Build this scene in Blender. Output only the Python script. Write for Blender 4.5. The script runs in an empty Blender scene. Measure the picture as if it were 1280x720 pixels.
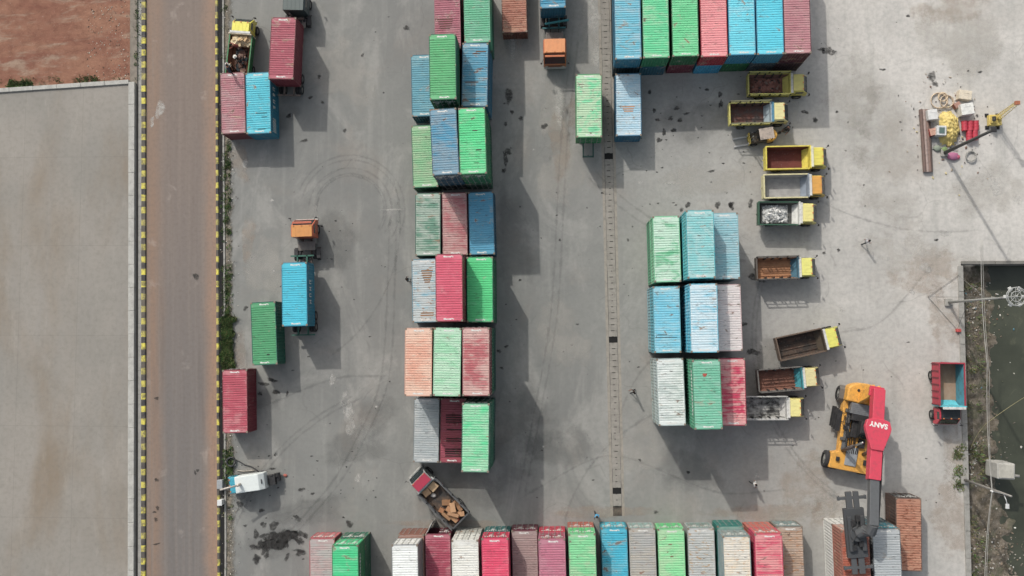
import bpy, bmesh, math, random
from mathutils import Matrix, Vector
R = math.radians
S = bpy.context.scene
COL = S.collection
rnd = random.Random(7)

# ------------------------------------------------------------------ camera, sky, sun, exposure
F, H = 1088.0, 85.0                      # focal length in px of a 1280 wide frame, drone height in metres
NAD = (57.0, 60.0)                       # plumb point, px right of and below the frame centre
n_cam = Vector((NAD[0], -NAD[1], -F)).normalized()
q = n_cam.rotation_difference(Vector((0, 0, -1)))
ROT = q.to_matrix()
cd = bpy.data.cameras.new("camera"); cam = bpy.data.objects.new("camera", cd); COL.objects.link(cam)
cam.location = (0, 0, H); cam.rotation_euler = ROT.to_euler()
cd.sensor_width = 36; cd.lens = F / 1280 * 36; cd.clip_end = 3000; cd.clip_start = 1
S.camera = cam
SUN = Vector((-0.60, 1.10, 1.0)).normalized()
w = bpy.data.worlds.new("World"); S.world = w; w.use_nodes = True
nt = w.node_tree; sky = nt.nodes.new('ShaderNodeTexSky'); sky.sky_type = 'NISHITA'; sky.sun_disc = False
sky.sun_elevation = math.asin(SUN.z); sky.sun_rotation = math.atan2(SUN.x, SUN.y)
sky.dust_density = 4.0; sky.air_density = 1.2; sky.ozone_density = 0.5
bg = nt.nodes['Background']; bg.inputs[1].default_value = 0.15
hs = nt.nodes.new('ShaderNodeHueSaturation'); hs.inputs['Saturation'].default_value = .45      # hazy, whitish sky
nt.links.new(sky.outputs[0], hs.inputs['Color']); nt.links.new(hs.outputs[0], bg.inputs[0])
sd = bpy.data.lights.new("sun", 'SUN'); sd.energy = 2.45; sd.angle = R(0.9); sd.color = (1, .955, .90)
so = bpy.data.objects.new("sun", sd); COL.objects.link(so)
so.rotation_euler = SUN.to_track_quat('Z', 'Y').to_euler(); so.location = (0, 0, 60)
S.view_settings.view_transform = 'Standard'; S.view_settings.look = 'None'
S.view_settings.exposure = 0.0; S.view_settings.gamma = 1.0; S.view_settings.use_curve_mapping = False

def at(px, py, z=0.0):
    """world point at height z seen at photo pixel (1280x720)"""
    d = ROT @ Vector((px - 640, 360 - py, -F)); t = (z - H) / d.z
    return Vector((d.x * t, d.y * t, z))

# ------------------------------------------------------------------ colours and materials
KALB = 0.84
def lin(h, k=None):
    h = h.lstrip('#'); o = []
    for i in (0, 2, 4):
        c = int(h[i:i+2], 16) / 255
        c = c / 12.92 if c <= .04045 else ((c + .055) / 1.055) ** 2.4
        o.append(min(.85, c * (KALB if k is None else k)))
    if o[2] > o[0]: o[1] += .26 * max(0, o[2] - o[1])
    g = .3 * o[0] + .59 * o[1] + .11 * o[2]; return (*[x * .86 + g * .14 for x in o], 1)

class NT:
    def __init__(s, name):
        s.m = bpy.data.materials.new(name); s.m.use_nodes = True; s.t = s.m.node_tree
        s.b = s.t.nodes['Principled BSDF']; s.b.inputs['Roughness'].default_value = .6
        s.tc = s.t.nodes.new('ShaderNodeTexCoord')
    def n(s, k, **kw):
        o = s.t.nodes.new(k)
        for a, b in kw.items(): setattr(o, a, b)
        return o
    def l(s, a, b): s.t.links.new(a, b)
    def coords(s, scale=(1, 1, 1), loc=(0, 0, 0), rot=(0, 0, 0), src='Object'):
        mp = s.n('ShaderNodeMapping'); mp.inputs['Scale'].default_value = scale
        mp.inputs['Location'].default_value = loc; mp.inputs['Rotation'].default_value = rot
        s.l(s.tc.outputs[src], mp.inputs[0]); return mp.outputs[0]
    def noise(s, v, scale=1, detail=5, rough=.6, dist=0):
        o = s.n('ShaderNodeTexNoise'); o.inputs['Scale'].default_value = scale
        o.inputs['Detail'].default_value = detail; o.inputs['Roughness'].default_value = rough
        o.inputs['Distortion'].default_value = dist; s.l(v, o.inputs['Vector']); return o.outputs['Fac']
    def ramp(s, f, a, b, va=0, vb=1):
        o = s.n('ShaderNodeMapRange', interpolation_type='SMOOTHSTEP'); s.l(f, o.inputs[0])
        for i, x in zip((1, 2, 3, 4), (a, b, va, vb)): o.inputs[i].default_value = x
        return o.outputs[0]
    def mix(s, f, a, b, mode='MIX'):
        o = s.n('ShaderNodeMix', data_type='RGBA', blend_type=mode)
        if isinstance(f, (int, float)): o.inputs[0].default_value = f
        else: s.l(f, o.inputs[0])
        for i, c in ((6, a), (7, b)):
            if isinstance(c, tuple): o.inputs[i].default_value = c
            else: s.l(c, o.inputs[i])
        return o.outputs[2]
    def math(s, op, a, b=0.0):
        o = s.n('ShaderNodeMath', operation=op)
        for i, c in ((0, a), (1, b)):
            if isinstance(c, (int, float)): o.inputs[i].default_value = c
            else: s.l(c, o.inputs[i])
        return o.outputs[0]
    def color(s, c): s.l(c, s.b.inputs['Base Color']) if not isinstance(c, tuple) else setattr(s.b.inputs['Base Color'], 'default_value', c)
    def bump(s, f, st=.3, d=.02):
        o = s.n('ShaderNodeBump'); o.inputs['Strength'].default_value = st; o.inputs['Distance'].default_value = d
        s.l(f, o.inputs['Height']); s.l(o.outputs[0], s.b.inputs['Normal'])

MC = {}
def flat(h, rough=.6, metal=0.0, dirt=.25, k=None):
    key = ('f', h, rough, metal, dirt, k)
    if key in MC: return MC[key]
    m = NT('paint_' + h.strip('#')); c = lin(h, k)
    v = m.coords(); a = m.noise(v, 3.2, 5); f = m.ramp(a, .42, .72, 0, dirt * 2)
    d = tuple(x * .45 + .035 for x in c[:3]) + (1,)
    g = m.ramp(m.noise(v, 14, 3), .55, .75, 0, dirt)
    m.color(m.mix(g, m.mix(f, c, d), (.16, .12, .09, 1)))
    m.b.inputs['Roughness'].default_value = rough; m.b.inputs['Metallic'].default_value = metal
    MC[key] = m.m; return m.m

def paint(h, worn='#b8b4aa', wa=.3, rust=.15, seed=0, band=0.0, rc='#8a5a3a', kk=None, edge=0, hl=3.03):
    """weathered container paint: chalky worn areas drawn out along the ridges, rust blooms, scratches, grime"""
    key = ('p', h, worn, wa, rust, seed, band, kk, edge, hl)
    if key in MC: return MC[key]
    m = NT('container_paint_' + h.strip('#')); c = lin(h, kk); wn = lin(worn, kk)
    o = (seed * 3.71, seed * 1.93, seed * .77); pr_ = random.Random(seed * 13 + 5); u = pr_.uniform
    kb = u(.12, .42); wn = tuple(wn[i] * (1 - kb) + c[i] * kb for i in range(3)) + (1,)
    v1 = m.coords((u(.25, .8), u(.45, 1.1), .8), o); n1 = m.noise(v1, 1.0, 6, u(.5, .7), u(0, 1.2))
    v2 = m.coords((u(.3, 1.2), 4.6, 1.5), o); n2 = m.noise(v2, 1.0, 4, .6)
    mixn = m.math('ADD', m.math('MULTIPLY', n1, .62), m.math('MULTIPLY', n2, .38))
    t = .635 - .27 * wa
    if edge:      # sun and hands wear the rim of a roof first
        ab = m.n('ShaderNodeVectorMath', operation='ABSOLUTE'); m.l(m.coords(), ab.inputs[0]); sx_ = m.n('ShaderNodeSeparateXYZ'); m.l(ab.outputs[0], sx_.inputs[0])
        rim = m.math('MAXIMUM', m.ramp(sx_.outputs[0], .95, 1.2), m.ramp(sx_.outputs[1], hl - .75, hl - .15))
        mixn = m.math('ADD', mixn, m.math('MULTIPLY', rim, edge))
    sf = u(.04, .12); fw = m.ramp(mixn, t - sf, t + sf + .02, 0, min(.9, .40 + wa * .55))
    # slow fading over the whole panel
    base = m.mix(m.ramp(m.noise(m.coords((.5, .5, .5), o), .7, 2), .3, .7, 0, .35), c, tuple(x * .8 for x in c[:3]) + (1,))
    col = m.mix(fw, base, wn)
    v3 = m.coords((1.1, 2.6, 2.2), (o[1] + 5, o[0], 2)); n3 = m.noise(v3, 1.3, 7, .68)
    fr = m.ramp(n3, .665 - .24 * rust, .72 - .20 * rust, 0, min(.9, .45 + rust))
    col = m.mix(fr, col, lin(rc))
    # a few rust blooms with a pale scuffed halo, never in the same place twice
    vb = m.coords((.9, 1.5, 1), (o[1] * 1.7, o[0] * .6, 4)); nb = m.noise(vb, u(.8, 1.3), 5, .6, .5); tb = u(.56, .65)
    col = m.mix(m.ramp(nb, tb, tb + .05, 0, .35), col, lin('#c2b8a6')); col = m.mix(m.ramp(nb, tb + .05, tb + .09, 0, .75), col, lin(pr_.choice(['#8a5638', '#6e4636', '#9a6a44'])))
    # rain drawn grime in the valleys towards one side
    col = m.mix(m.ramp(m.noise(m.coords((u(.3, .9), 9, 3), (o[2], 2, o[0])), 1, 3, .5), .5, .75, 0, .30), col, tuple(x * .45 for x in c[:3]) + (1,))
    v4 = m.coords((2.2, 26, 9), (o[0], 3, o[1])); n4 = m.noise(v4, 1, 3, .5)
    big = m.ramp(m.noise(m.coords((1.1, 2.0, 1), (o[1], 9, 0)), 1.1, 2), .53, .60)
    fd = m.math('MULTIPLY', m.ramp(n4, .58, .64, 0, .85), big)
    col = m.mix(fd, col, (.055, .045, .04, 1))
    grime = m.ramp(m.noise(m.coords(), 7, 6, .7), .48, .8, 0, .32)
    col = m.mix(grime, col, (.15, .13, .115, 1))
    m.color(col); m.b.inputs['Roughness'].default_value = .58
    m.bump(n3, .25, .01)
    MC[key] = m.m; return m.m

# ------------------------------------------------------------------ mesh helpers
class MB:
    def __init__(s): s.v = []; s.f = []; s.mi = []
    def add(s, vs, fs, mi=0):
        b = len(s.v); s.v += [tuple(v) for v in vs]
        s.f += [tuple(b + i for i in f) for f in fs]; s.mi += [mi] * len(fs); return s
    def box(s, c, d, rz=0, mi=0, M=None):
        x, y, z = d[0] / 2, d[1] / 2, d[2] / 2
        vs = [Vector((i * x, j * y, k * z)) for k in (-1, 1) for j in (-1, 1) for i in (-1, 1)]
        if rz: Q = Matrix.Rotation(rz, 3, 'Z'); vs = [Q @ v for v in vs]
        if M is not None: vs = [M @ v for v in vs]
        vs = [v + Vector(c) for v in vs]
        return s.add(vs, [(0, 2, 3, 1), (4, 5, 7, 6), (0, 1, 5, 4), (2, 6, 7, 3), (0, 4, 6, 2), (1, 3, 7, 5)], mi)
    def tube(s, p, r, n=8, mi=0, cap=True):
        p = [Vector(a) for a in p]; rr = r if isinstance(r, (list, tuple)) else [r] * len(p)
        vs = []; fs = []
        for i, a in enumerate(p):
            t = (p[min(i + 1, len(p) - 1)] - p[max(i - 1, 0)]).normalized()
            u = t.cross(Vector((0, 0, 1)))
            if u.length < 1e-3: u = Vector((1, 0, 0))
            u.normalize(); w_ = t.cross(u)
            for k in range(n):
                g = 2 * math.pi * k / n; vs.append(a + (u * math.cos(g) + w_ * math.sin(g)) * rr[i])
        for i in range(len(p) - 1):
            for k in range(n):
                k2 = (k + 1) % n; fs.append((i * n + k, i * n + k2, (i + 1) * n + k2, (i + 1) * n + k))
        if cap: fs.append(tuple(range(n - 1, -1, -1))); fs.append(tuple((len(p) - 1) * n + k for k in range(n)))
        return s.add(vs, fs, mi)
    def prism(s, prof, y0, y1, mi=0):
        """profile in (x,z) swept along y"""
        n = len(prof); vs = [(x, y0, z) for x, z in prof] + [(x, y1, z) for x, z in prof]
        fs = [tuple(range(n)), tuple(range(2 * n - 1, n - 1, -1))] + [(i, i + n, (i + 1) % n + n, (i + 1) % n) for i in range(n)]
        return s.add(vs, fs, mi)
    def slab(s, poly, z0, z1, mi=0):
        n = len(poly); vs = [(x, y, z0) for x, y in poly] + [(x, y, z1) for x, y in poly]
        fs = [tuple(range(n - 1, -1, -1)), tuple(range(n, 2 * n))] + [(i, (i + 1) % n, (i + 1) % n + n, i + n) for i in range(n)]
        return s.add(vs, fs, mi)
    def mesh(s, name, smooth=False):
        me = bpy.data.meshes.new(name); me.from_pydata(s.v, [], s.f)
        bm = bmesh.new(); bm.from_mesh(me)
        for f, i in zip(bm.faces, s.mi): f.material_index = i; f.smooth = smooth
        bmesh.ops.recalc_face_normals(bm, faces=bm.faces); bm.to_mesh(me); bm.free(); return me
    def build(s, name, mat, parent=None, smooth=False, bevel=0, seg=2, loc=None, rz=0):
        return obj(name, s.mesh(name, smooth), mat, parent, bevel, seg, loc, rz)

def obj(name, me, mat, parent=None, bevel=0, seg=2, loc=None, rz=0):
    o = bpy.data.objects.new(name, me); COL.objects.link(o)
    mats = mat if isinstance(mat, (list, tuple)) else [mat]
    while len(me.materials) < len(mats): me.materials.append(None)
    for i, x in enumerate(mats): o.material_slots[i].link = 'OBJECT'; o.material_slots[i].material = x
    if parent is not None: o.parent = parent
    if loc is not None: o.location = loc
    if rz: o.rotation_euler = (0, 0, rz)
    if bevel:
        b = o.modifiers.new('bevel', 'BEVEL'); b.width = bevel; b.segments = seg; b.limit_method = 'ANGLE'
    return o
def tag(o, label=None, cat=None, group=None, kind=None):
    if label: o['label'] = label
    if cat: o['category'] = cat
    if group: o['group'] = group
    if kind: o['kind'] = kind
    return o
def thing(name, label, cat, loc, rz=0, group=None):
    o = bpy.data.objects.new(name, None); COL.objects.link(o); o.empty_display_size = .3
    o.location = loc; o.rotation_euler = (0, 0, rz); return tag(o, label, cat, group)
def struct(o): o['kind'] = 'structure'; return o

# ------------------------------------------------------------------ the ground
BX0, BX1, BYN, BYS = 38.45, 95.0, 7.07, -90.0          # edges of the pond basin
def sheet(name, rects, z, mat, cell=None):
    m = MB()
    for x0, y0, x1, y1 in rects: m.add([(x0, y0, z), (x1, y0, z), (x1, y1, z), (x0, y1, z)], [(0, 1, 2, 3)])
    return struct(m.build(name, mat))
def ground_mat():
    m = NT('yard_concrete'); v = m.coords()
    gx = m.n('ShaderNodeSeparateXYZ'); m.l(v, gx.inputs[0])
    warp = m.math('MULTIPLY', m.math('SUBTRACT', m.noise(v, .06, 4), .5), 22)
    xx = m.math('ADD', gx.outputs[0], warp)
    # pale dust thickens towards the gate side in the east, and towards the north there
    east = m.ramp(m.math('ADD', xx, m.math('MULTIPLY', gx.outputs[1], .30)), -2, 44)
    c = m.mix(east, lin('#898a85'), lin('#d6d2ca'))
    bl = m.ramp(m.noise(v, .11, 6, .6, .6), .35, .68)
    c = m.mix(m.math('MULTIPLY', bl, m.math('SUBTRACT', .42, m.math('MULTIPLY', east, .22))), c, lin('#6f716f'))
    pp = m.ramp(m.noise(m.coords((1, .6, 1), (14, 3, 0)), .16, 6, .65, .8), .48, .66, 0, .42); c = m.mix(pp, c, lin('#b5b3ab'))
    br = m.ramp(m.noise(m.coords((1, 1, 1), (31, 7, 0)), .13, 5, .6, .3), .52, .74, 0, .24)
    c = m.mix(br, c, lin('#a8937f'))
    # stretched tyre dust running north-south
    st = m.ramp(m.noise(m.coords((.9, .07, 1), (3, 1, 0)), 1.0, 5, .6), .48, .75, 0, .38)
    c = m.mix(st, c, lin('#a3a39c'))
    fine = m.noise(v, 2.3, 8, .72); c = m.mix(m.ramp(fine, .35, .72, 0, .30), c, lin('#72726f'))
    sp = m.ramp(m.noise(v, 7.5, 3, .5), .70, .77, 0, .35); c = m.mix(sp, c, lin('#d3d1c8'))
    sd_ = m.ramp(m.noise(m.coords((1, 1, 1), (9, 2, 0)), 3.1, 3, .5), .72, .77, 0, .55); c = m.mix(sd_, c, lin('#3a3a38'))
    # cracks
    vo = m.n('ShaderNodeTexVoronoi', feature='DISTANCE_TO_EDGE'); vo.inputs['Scale'].default_value = .16
    wv = m.n('ShaderNodeVectorMath', operation='ADD'); nv = m.n('ShaderNodeTexNoise'); nv.inputs['Scale'].default_value = .5
    m.l(v, nv.inputs['Vector']); m.l(v, wv.inputs[0]); m.l(nv.outputs['Color'], wv.inputs[1]); m.l(wv.outputs[0], vo.inputs['Vector'])
    ck = m.math('MULTIPLY', m.ramp(vo.outputs['Distance'], 0.0, .010, .20, 0), m.ramp(m.noise(v, .2, 2), .5, .6))
    c = m.mix(ck, c, lin('#55544f'))
    m.color(c); m.b.inputs['Roughness'].default_value = .85; m.bump(fine, .35, .03); return m.m
M_G = ground_mat()
KL = at(180, 360); KR = at(272.6, 360); YAW = R(1.4)      # the two kerb lines run at this small yaw
TY = math.tan(YAW)
def kx(K, y): return K.x - (y - K.y) * TY
W_ = 500
gm = MB()
for x0, y0, x1, y1 in ((-W_, -W_, BX0, W_), (BX0, BYN, W_, W_), (BX1, BYS, W_, BYN), (BX0, -W_, W_, BYS)):
    gm.add([(x0, y0, 0), (x1, y0, 0), (x1, y1, 0), (x0, y1, 0)], [(0, 1, 2, 3)])
struct(gm.build('yard_ground', M_G))

def strip(name, x0, x1, z, mat, y0=-150, y1=150, ny=1):
    """long strip parallel to the kerbs, offsets x0..x1 given at the kerb's own yaw from the right kerb line"""
    m = MB()
    m.add([(x0, y0, z), (x1, y0, z), (x1, y1, z), (x0, y1, z)], [(0, 1, 2, 3)])
    return struct(m.build(name, mat, loc=(KR.x, KR.y, 0), rz=YAW))
dK = (KR - KL).length
def road_mat():
    m = NT('dusty_asphalt'); v = m.coords(); s = m.n('ShaderNodeSeparateXYZ'); m.l(v, s.inputs[0])
    wob = m.math('MULTIPLY', m.math('SUBTRACT', m.noise(v, .25, 4), .5), 1.2)
    x = m.math('ADD', s.outputs[0], wob)
    c = m.mix(m.ramp(x, -2.0, -.2), lin('#77726e'), lin('#a68369'))
    c = m.mix(m.ramp(x, -5.0, -6.8), c, lin('#917763'))
    l1 = m.ramp(m.noise(m.coords((1.6, .035, 1)), 1, 5, .6), .42, .7, 0, .55); c = m.mix(l1, c, lin('#8b8279'))
    l2 = m.ramp(m.noise(m.coords((1.1, .05, 1), (4, 2, 0)), 1, 5, .6), .5, .75, 0, .5); c = m.mix(l2, c, lin('#655e5a'))
    ny_ = m.ramp(s.outputs[1], -22, 26); c = m.mix(m.math('MULTIPLY', ny_, .38), c, lin('#977d69'))
    f = m.noise(v, 3, 8, .7); c = m.mix(m.ramp(f, .4, .75, 0, .4), c, lin('#6a5f58'))
    p = m.ramp(m.noise(v, .35, 5, .6, .4), .6, .72, 0, .35); c = m.mix(p, c, lin('#b8aca0'))
    m.color(c); m.b.inputs['Roughness'].default_value = .85; m.bump(f, .3, .02); return m.m
strip('road', -dK + .25, -.18, .004, road_mat())
def soil_mat():
    m = NT('red_soil'); v = m.coords(); f = m.noise(v, .9, 9, .72, .3)
    c = m.mix(m.ramp(m.noise(m.coords((.35, 1, 1)), .35, 6, .6, .5), .3, .7), lin('#875440'), lin('#9f7055'))
    c = m.mix(m.ramp(m.noise(m.coords((.3, 1.2, 1), (7, 3, 0)), .5, 7, .65, .5), .50, .64, 0, .8), c, lin('#a8917a'))
    c = m.mix(m.ramp(f, .42, .68, 0, .5), c, lin('#6b3d2b'))
    c = m.mix(m.ramp(m.noise(v, 4, 6, .7), .58, .72, 0, .6), c, lin('#b39480'))
    m.color(c); m.b.inputs['Roughness'].default_value = .95; m.bump(f, .8, .15); return m.m
def slab_mat():
    m = NT('stained_slab'); v = m.coords(); c = lin('#908c83')
    c = m.mix(m.ramp(m.noise(v, .09, 5, .55), .35, .65), c, lin('#9b958b'))
    c = m.mix(m.ramp(m.noise(m.coords((.9, .3, 1), (2, 8, 0)), .14, 5, .6, .3), .45, .75, 0, .85), c, lin('#86745c'))
    c = m.mix(m.ramp(m.noise(m.coords((1.4, .1, 1), (5, 1, 0)), .5, 5, .6), .5, .75, 0, .3), c, lin('#8d8a84'))
    bk = m.n('ShaderNodeTexBrick'); bk.offset = 0; bk.inputs['Scale'].default_value = 1; bk.inputs['Brick Width'].default_value = 6; bk.inputs['Row Height'].default_value = 9; bk.inputs['Mortar Size'].default_value = .03
    bk.inputs['Color1'].default_value = (0, 0, 0, 1); bk.inputs['Color2'].default_value = (.12, .12, .12, 1); bk.inputs['Mortar'].default_value = (1, 1, 1, 1); m.l(v, bk.inputs['Vector'])
    c = m.mix(m.math('MULTIPLY', bk.outputs['Color'], .22), c, lin('#5e5a52'))
    c = m.mix(m.ramp(m.noise(m.coords((1.5, .3, 1), (1, 5, 0)), .8, 7, .65), .55, .7, 0, .22), c, lin('#b2aca0'))
    f = m.noise(v, 2.4, 8, .7); c = m.mix(m.ramp(f, .4, .75, 0, .34), c, lin('#716c62'))
    m.color(c); m.b.inputs['Roughness'].default_value = .8; m.bump(f, .25, .02); return m.m
M_CONC = None
def conc(h='#a5a39b', nm='concrete'):
    m = NT(nm); v = m.coords(); f = m.noise(v, 1.7, 8, .7)
    c = m.mix(m.ramp(f, .35, .7, 0, .6), lin(h), tuple(x * .55 for x in lin(h)[:3]) + (1,))
    c = m.mix(m.ramp(m.noise(v, 6, 5, .7), .58, .72, 0, .55), c, (.09, .08, .065, 1))
    m.color(c); m.b.inputs['Roughness'].default_value = .85; m.bump(f, .4, .02); return m.m
M_CONC = conc(); M_PALE = conc('#bdbcb4', 'pale_concrete'); M_DARK = conc('#4a4946', 'dark_concrete')
M_DIRT = conc('#8e8476', 'dirt_verge')
# verge between slab and left kerb, soil field and slab on the west side
wl0, wl1 = at(0, 116), at(165, 105)
ang = math.atan2(wl1.y - wl0.y, wl1.x - wl0.x)
yw = wl1.y
strip('soil', -dK - 60, -dK - 1.45, .05, soil_mat(), y0=yw - KR.y - 8, y1=150)
strip('verge', -dK - 1.45, -dK - .25, .06, M_DIRT)
slx = kx(KL, 0) - 1.15                                     # east edge of the slab
m = MB(); e = -math.tan(ang)
px_ = kx(KL, yw) - 1.25
m.slab([(kx(KL, -150) - 1.25, -150), (px_, yw), (px_ - 80, yw - 80 * math.tan(ang)), (px_ - 80, -150)], -.2, .30)
struct(m.build('concrete_slab', slab_mat()))
# coping: pale slabs set along the edge of the lot, one wall object for each run
def coping(name, a, b, wd, h, step, label, z0=0.0):
    a = Vector((a[0], a[1], 0)); b = Vector((b[0], b[1], 0)); d = b - a; L = d.length; n = math.ceil(L / step); step = L / n
    m = MB(); 
    for i in range(n):
        g = .025; m.box((i * step + step / 2, 0, z0 + h / 2 + rnd.uniform(-.006, .006)), (step - g, wd * rnd.uniform(.97, 1.03), h))
    o = m.build(name, M_PALE, bevel=.015, loc=a, rz=math.atan2(d.y, d.x)); return tag(o, label, 'wall')
ex = lambda y: kx(KL, y) - 1.10
coping('boundary_wall', (ex(-60), -60), (ex(yw + .1), yw + .1), .60, .46, 2.35, 'long pale kerb wall between the bare concrete lot and the road')
coping('boundary_wall', (ex(yw) - 60, yw + .12 - 60 * math.tan(ang)), (ex(yw) - .31, yw + .12), .42, .46, 2.5, 'pale wall between the red soil field and the bare concrete lot')
m = MB(); m.box((0, 0, 0), (.18, 240, .03)); struct(m.build('drain_gap', M_DARK, loc=(KR.x - dK - .62, KR.y, .07), rz=YAW))
m = MB()
for i in range(-40, 40): m.box((0, i * 2.35, 0), (.32, 2.32, .12))
struct(m.build('verge_edging', M_CONC, loc=(KR.x - dK - .36, KR.y, .08), rz=YAW))
# painted kerbs: alternate yellow and black blocks
def kerb_mat():
    m = NT('painted_kerb'); v = m.coords(); s = m.n('ShaderNodeSeparateXYZ'); m.l(v, s.inputs[0])
    fr = m.math('FRACT', m.math('DIVIDE', m.math('ADD', s.outputs[1], 300), 1.24))
    st = m.ramp(m.math('ADD', fr, m.math('MULTIPLY', m.math('SUBTRACT', m.noise(v, .9, 3), .5), .16)), .485, .515)
    c = m.mix(st, lin('#e6d92e'), lin('#35343a', 1))
    wr = m.ramp(m.noise(v, 2.5, 6, .7), .44, .62, 0, .8); c = m.mix(wr, c, lin('#5a544c')); c = m.mix(m.ramp(m.noise(v, .22, 4, .6), .42, .62, 0, .5), c, lin('#7a7062'))
    m.color(c); m.b.inputs['Roughness'].default_value = .7; return m.m
M_K = kerb_mat()
for K0, wd, nm in ((0.0, .26, 'kerb'), (-dK, .42, 'kerb')):
    m = MB(); prof = [(-wd / 2, 0), (wd / 2, 0), (wd / 2, .15), (wd / 2 - .05, .19), (-wd / 2 + .05, .19), (-wd / 2, .15)]
    m.prism(prof, -120, 120); struct(m.build(nm, M_K, loc=(KR.x + K0, KR.y, .0), rz=YAW))
m = MB(); m.box((0, 0, 0), (.34, 240, .02)); struct(m.build('drain_gap', flat('#1c1b1a', .9, 0, 0, 1), loc=(KR.x + .36, KR.y, .016), rz=YAW))
m = MB()
for i in range(-50, 50): m.box((rnd.uniform(-.02, .02), i * 1.9, 0), (.17, 1.86, .12))
struct(m.build('drain_edging', M_CONC, loc=(KR.x + .66, KR.y, .05), rz=YAW))
def dirt_fade():
    m = NT('dirt_and_litter_strip'); v = m.coords(); s = m.n('ShaderNodeSeparateXYZ'); m.l(v, s.inputs[0])
    c = m.mix(m.ramp(m.noise(v, 2.2, 8, .75), .35, .65), lin('#9c9180'), lin('#5a5546'))
    c = m.mix(m.ramp(m.noise(v, 6, 5, .6), .6, .7, 0, .8), c, lin('#c9c4b6'))
    a = m.math('ADD', m.math('MULTIPLY', m.math('SUBTRACT', m.noise(v, .8, 6, .7), .5), 1.6), s.outputs[0])
    al = m.ramp(a, .9, 1.7, .95, 0)
    tr = m.n('ShaderNodeBsdfTransparent'); mx = m.n('ShaderNodeMixShader')
    m.color(c); m.b.inputs['Roughness'].default_value = .95
    m.l(al, mx.inputs[0]); m.l(tr.outputs[0], mx.inputs[1]); m.l(m.b.outputs[0], mx.inputs[2])
    m.l(mx.outputs[0], m.t.nodes['Material Output'].inputs[0]); return m.m
strip('dirt_strip', .74, 3.0, .008, dirt_fade())

# ---- trench drain of concrete covers down the yard
d0, d1 = at(756, 0), at(772, 645)
dd = (d1 - d0); dl = dd.length; da = math.atan2(dd.y, dd.x)
m = MB(); n = int((dl + 30) / .58)
gaps = {int((at(760.5, 196) - d0).length / .58), int((at(765, 432) - d0).length / .58), int((at(771, 616) - d0).length / .58)}
for i in range(-26, int(dl / .58) - 1):
    if i in gaps: continue
    m.box((i * .58, rnd.uniform(-.012, .012), .02 + rnd.uniform(-.005, .005)), (.568, .80, .05), rnd.uniform(-.006, .006))
    
dr = m.build('trench_drain_covers', conc('#9f9a90', 'cover_concrete'), bevel=.01, loc=d0, rz=da); struct(dr)
m = MB()
for i in range(-26, int(dl / .58) - 1):
    m.box((i * .58 + .29, rnd.uniform(-.06, .06), .047), (.07, rnd.choice([.30, .34, .2, .12]), .006))
struct(m.build('drain_slots', flat('#2a2824', .9, 0, 0, 1), loc=d0, rz=da))
m = MB(); m.box((dl / 2 - 8, 0, .003), (dl + 16, .84, .004)); struct(m.build('drain_trench', flat('#161514', .9, 0, 0, 1), loc=d0, rz=da))
def edge_mat():
    m = NT('drain_edge_band'); v = m.coords(); s = m.n('ShaderNodeSeparateXYZ'); m.l(v, s.inputs[0])
    c = m.mix(m.ramp(m.noise(v, 2, 7, .7), .4, .7), lin('#a19a8d'), lin('#8a857c'))
    m.color(c); m.b.inputs['Roughness'].default_value = .9; return m.m
m = MB(); m.box((dl / 2 - 8, .56, .004), (dl + 16, .26, .006)); m.box((dl / 2 - 8, -.56, .004), (dl + 16, .26, .006)); struct(m.build('drain_edge', edge_mat(), loc=d0, rz=da))

# ---- soft marks on the ground: oil, dust, tyre arcs (flat decals with a shape of their own)
def decal_mat(h, strength, scale=2.0, lo=.38, hi=.62, k=None):
    m = NT('ground_mark_' + h.strip('#')); at_ = m.n('ShaderNodeAttribute', attribute_name='fade')
    v = m.coords(); nz = m.ramp(m.noise(v, scale, 7, .7), lo, hi)
    al = m.math('MULTIPLY', m.ramp(m.math('ADD', m.math('MULTIPLY', at_.outputs['Fac'], 1.0), m.math('MULTIPLY', m.math('SUBTRACT', nz, 1.0), .75)), .0, .75), strength)
    tr = m.n('ShaderNodeBsdfTransparent'); mx = m.n('ShaderNodeMixShader')
    m.color(lin(h, k)); m.b.inputs['Roughness'].default_value = .8
    m.l(al, mx.inputs[0]); m.l(tr.outputs[0], mx.inputs[1]); m.l(m.b.outputs[0], mx.inputs[2])
    m.l(mx.outputs[0], m.t.nodes['Material Output'].inputs[0]); return m.m
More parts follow.
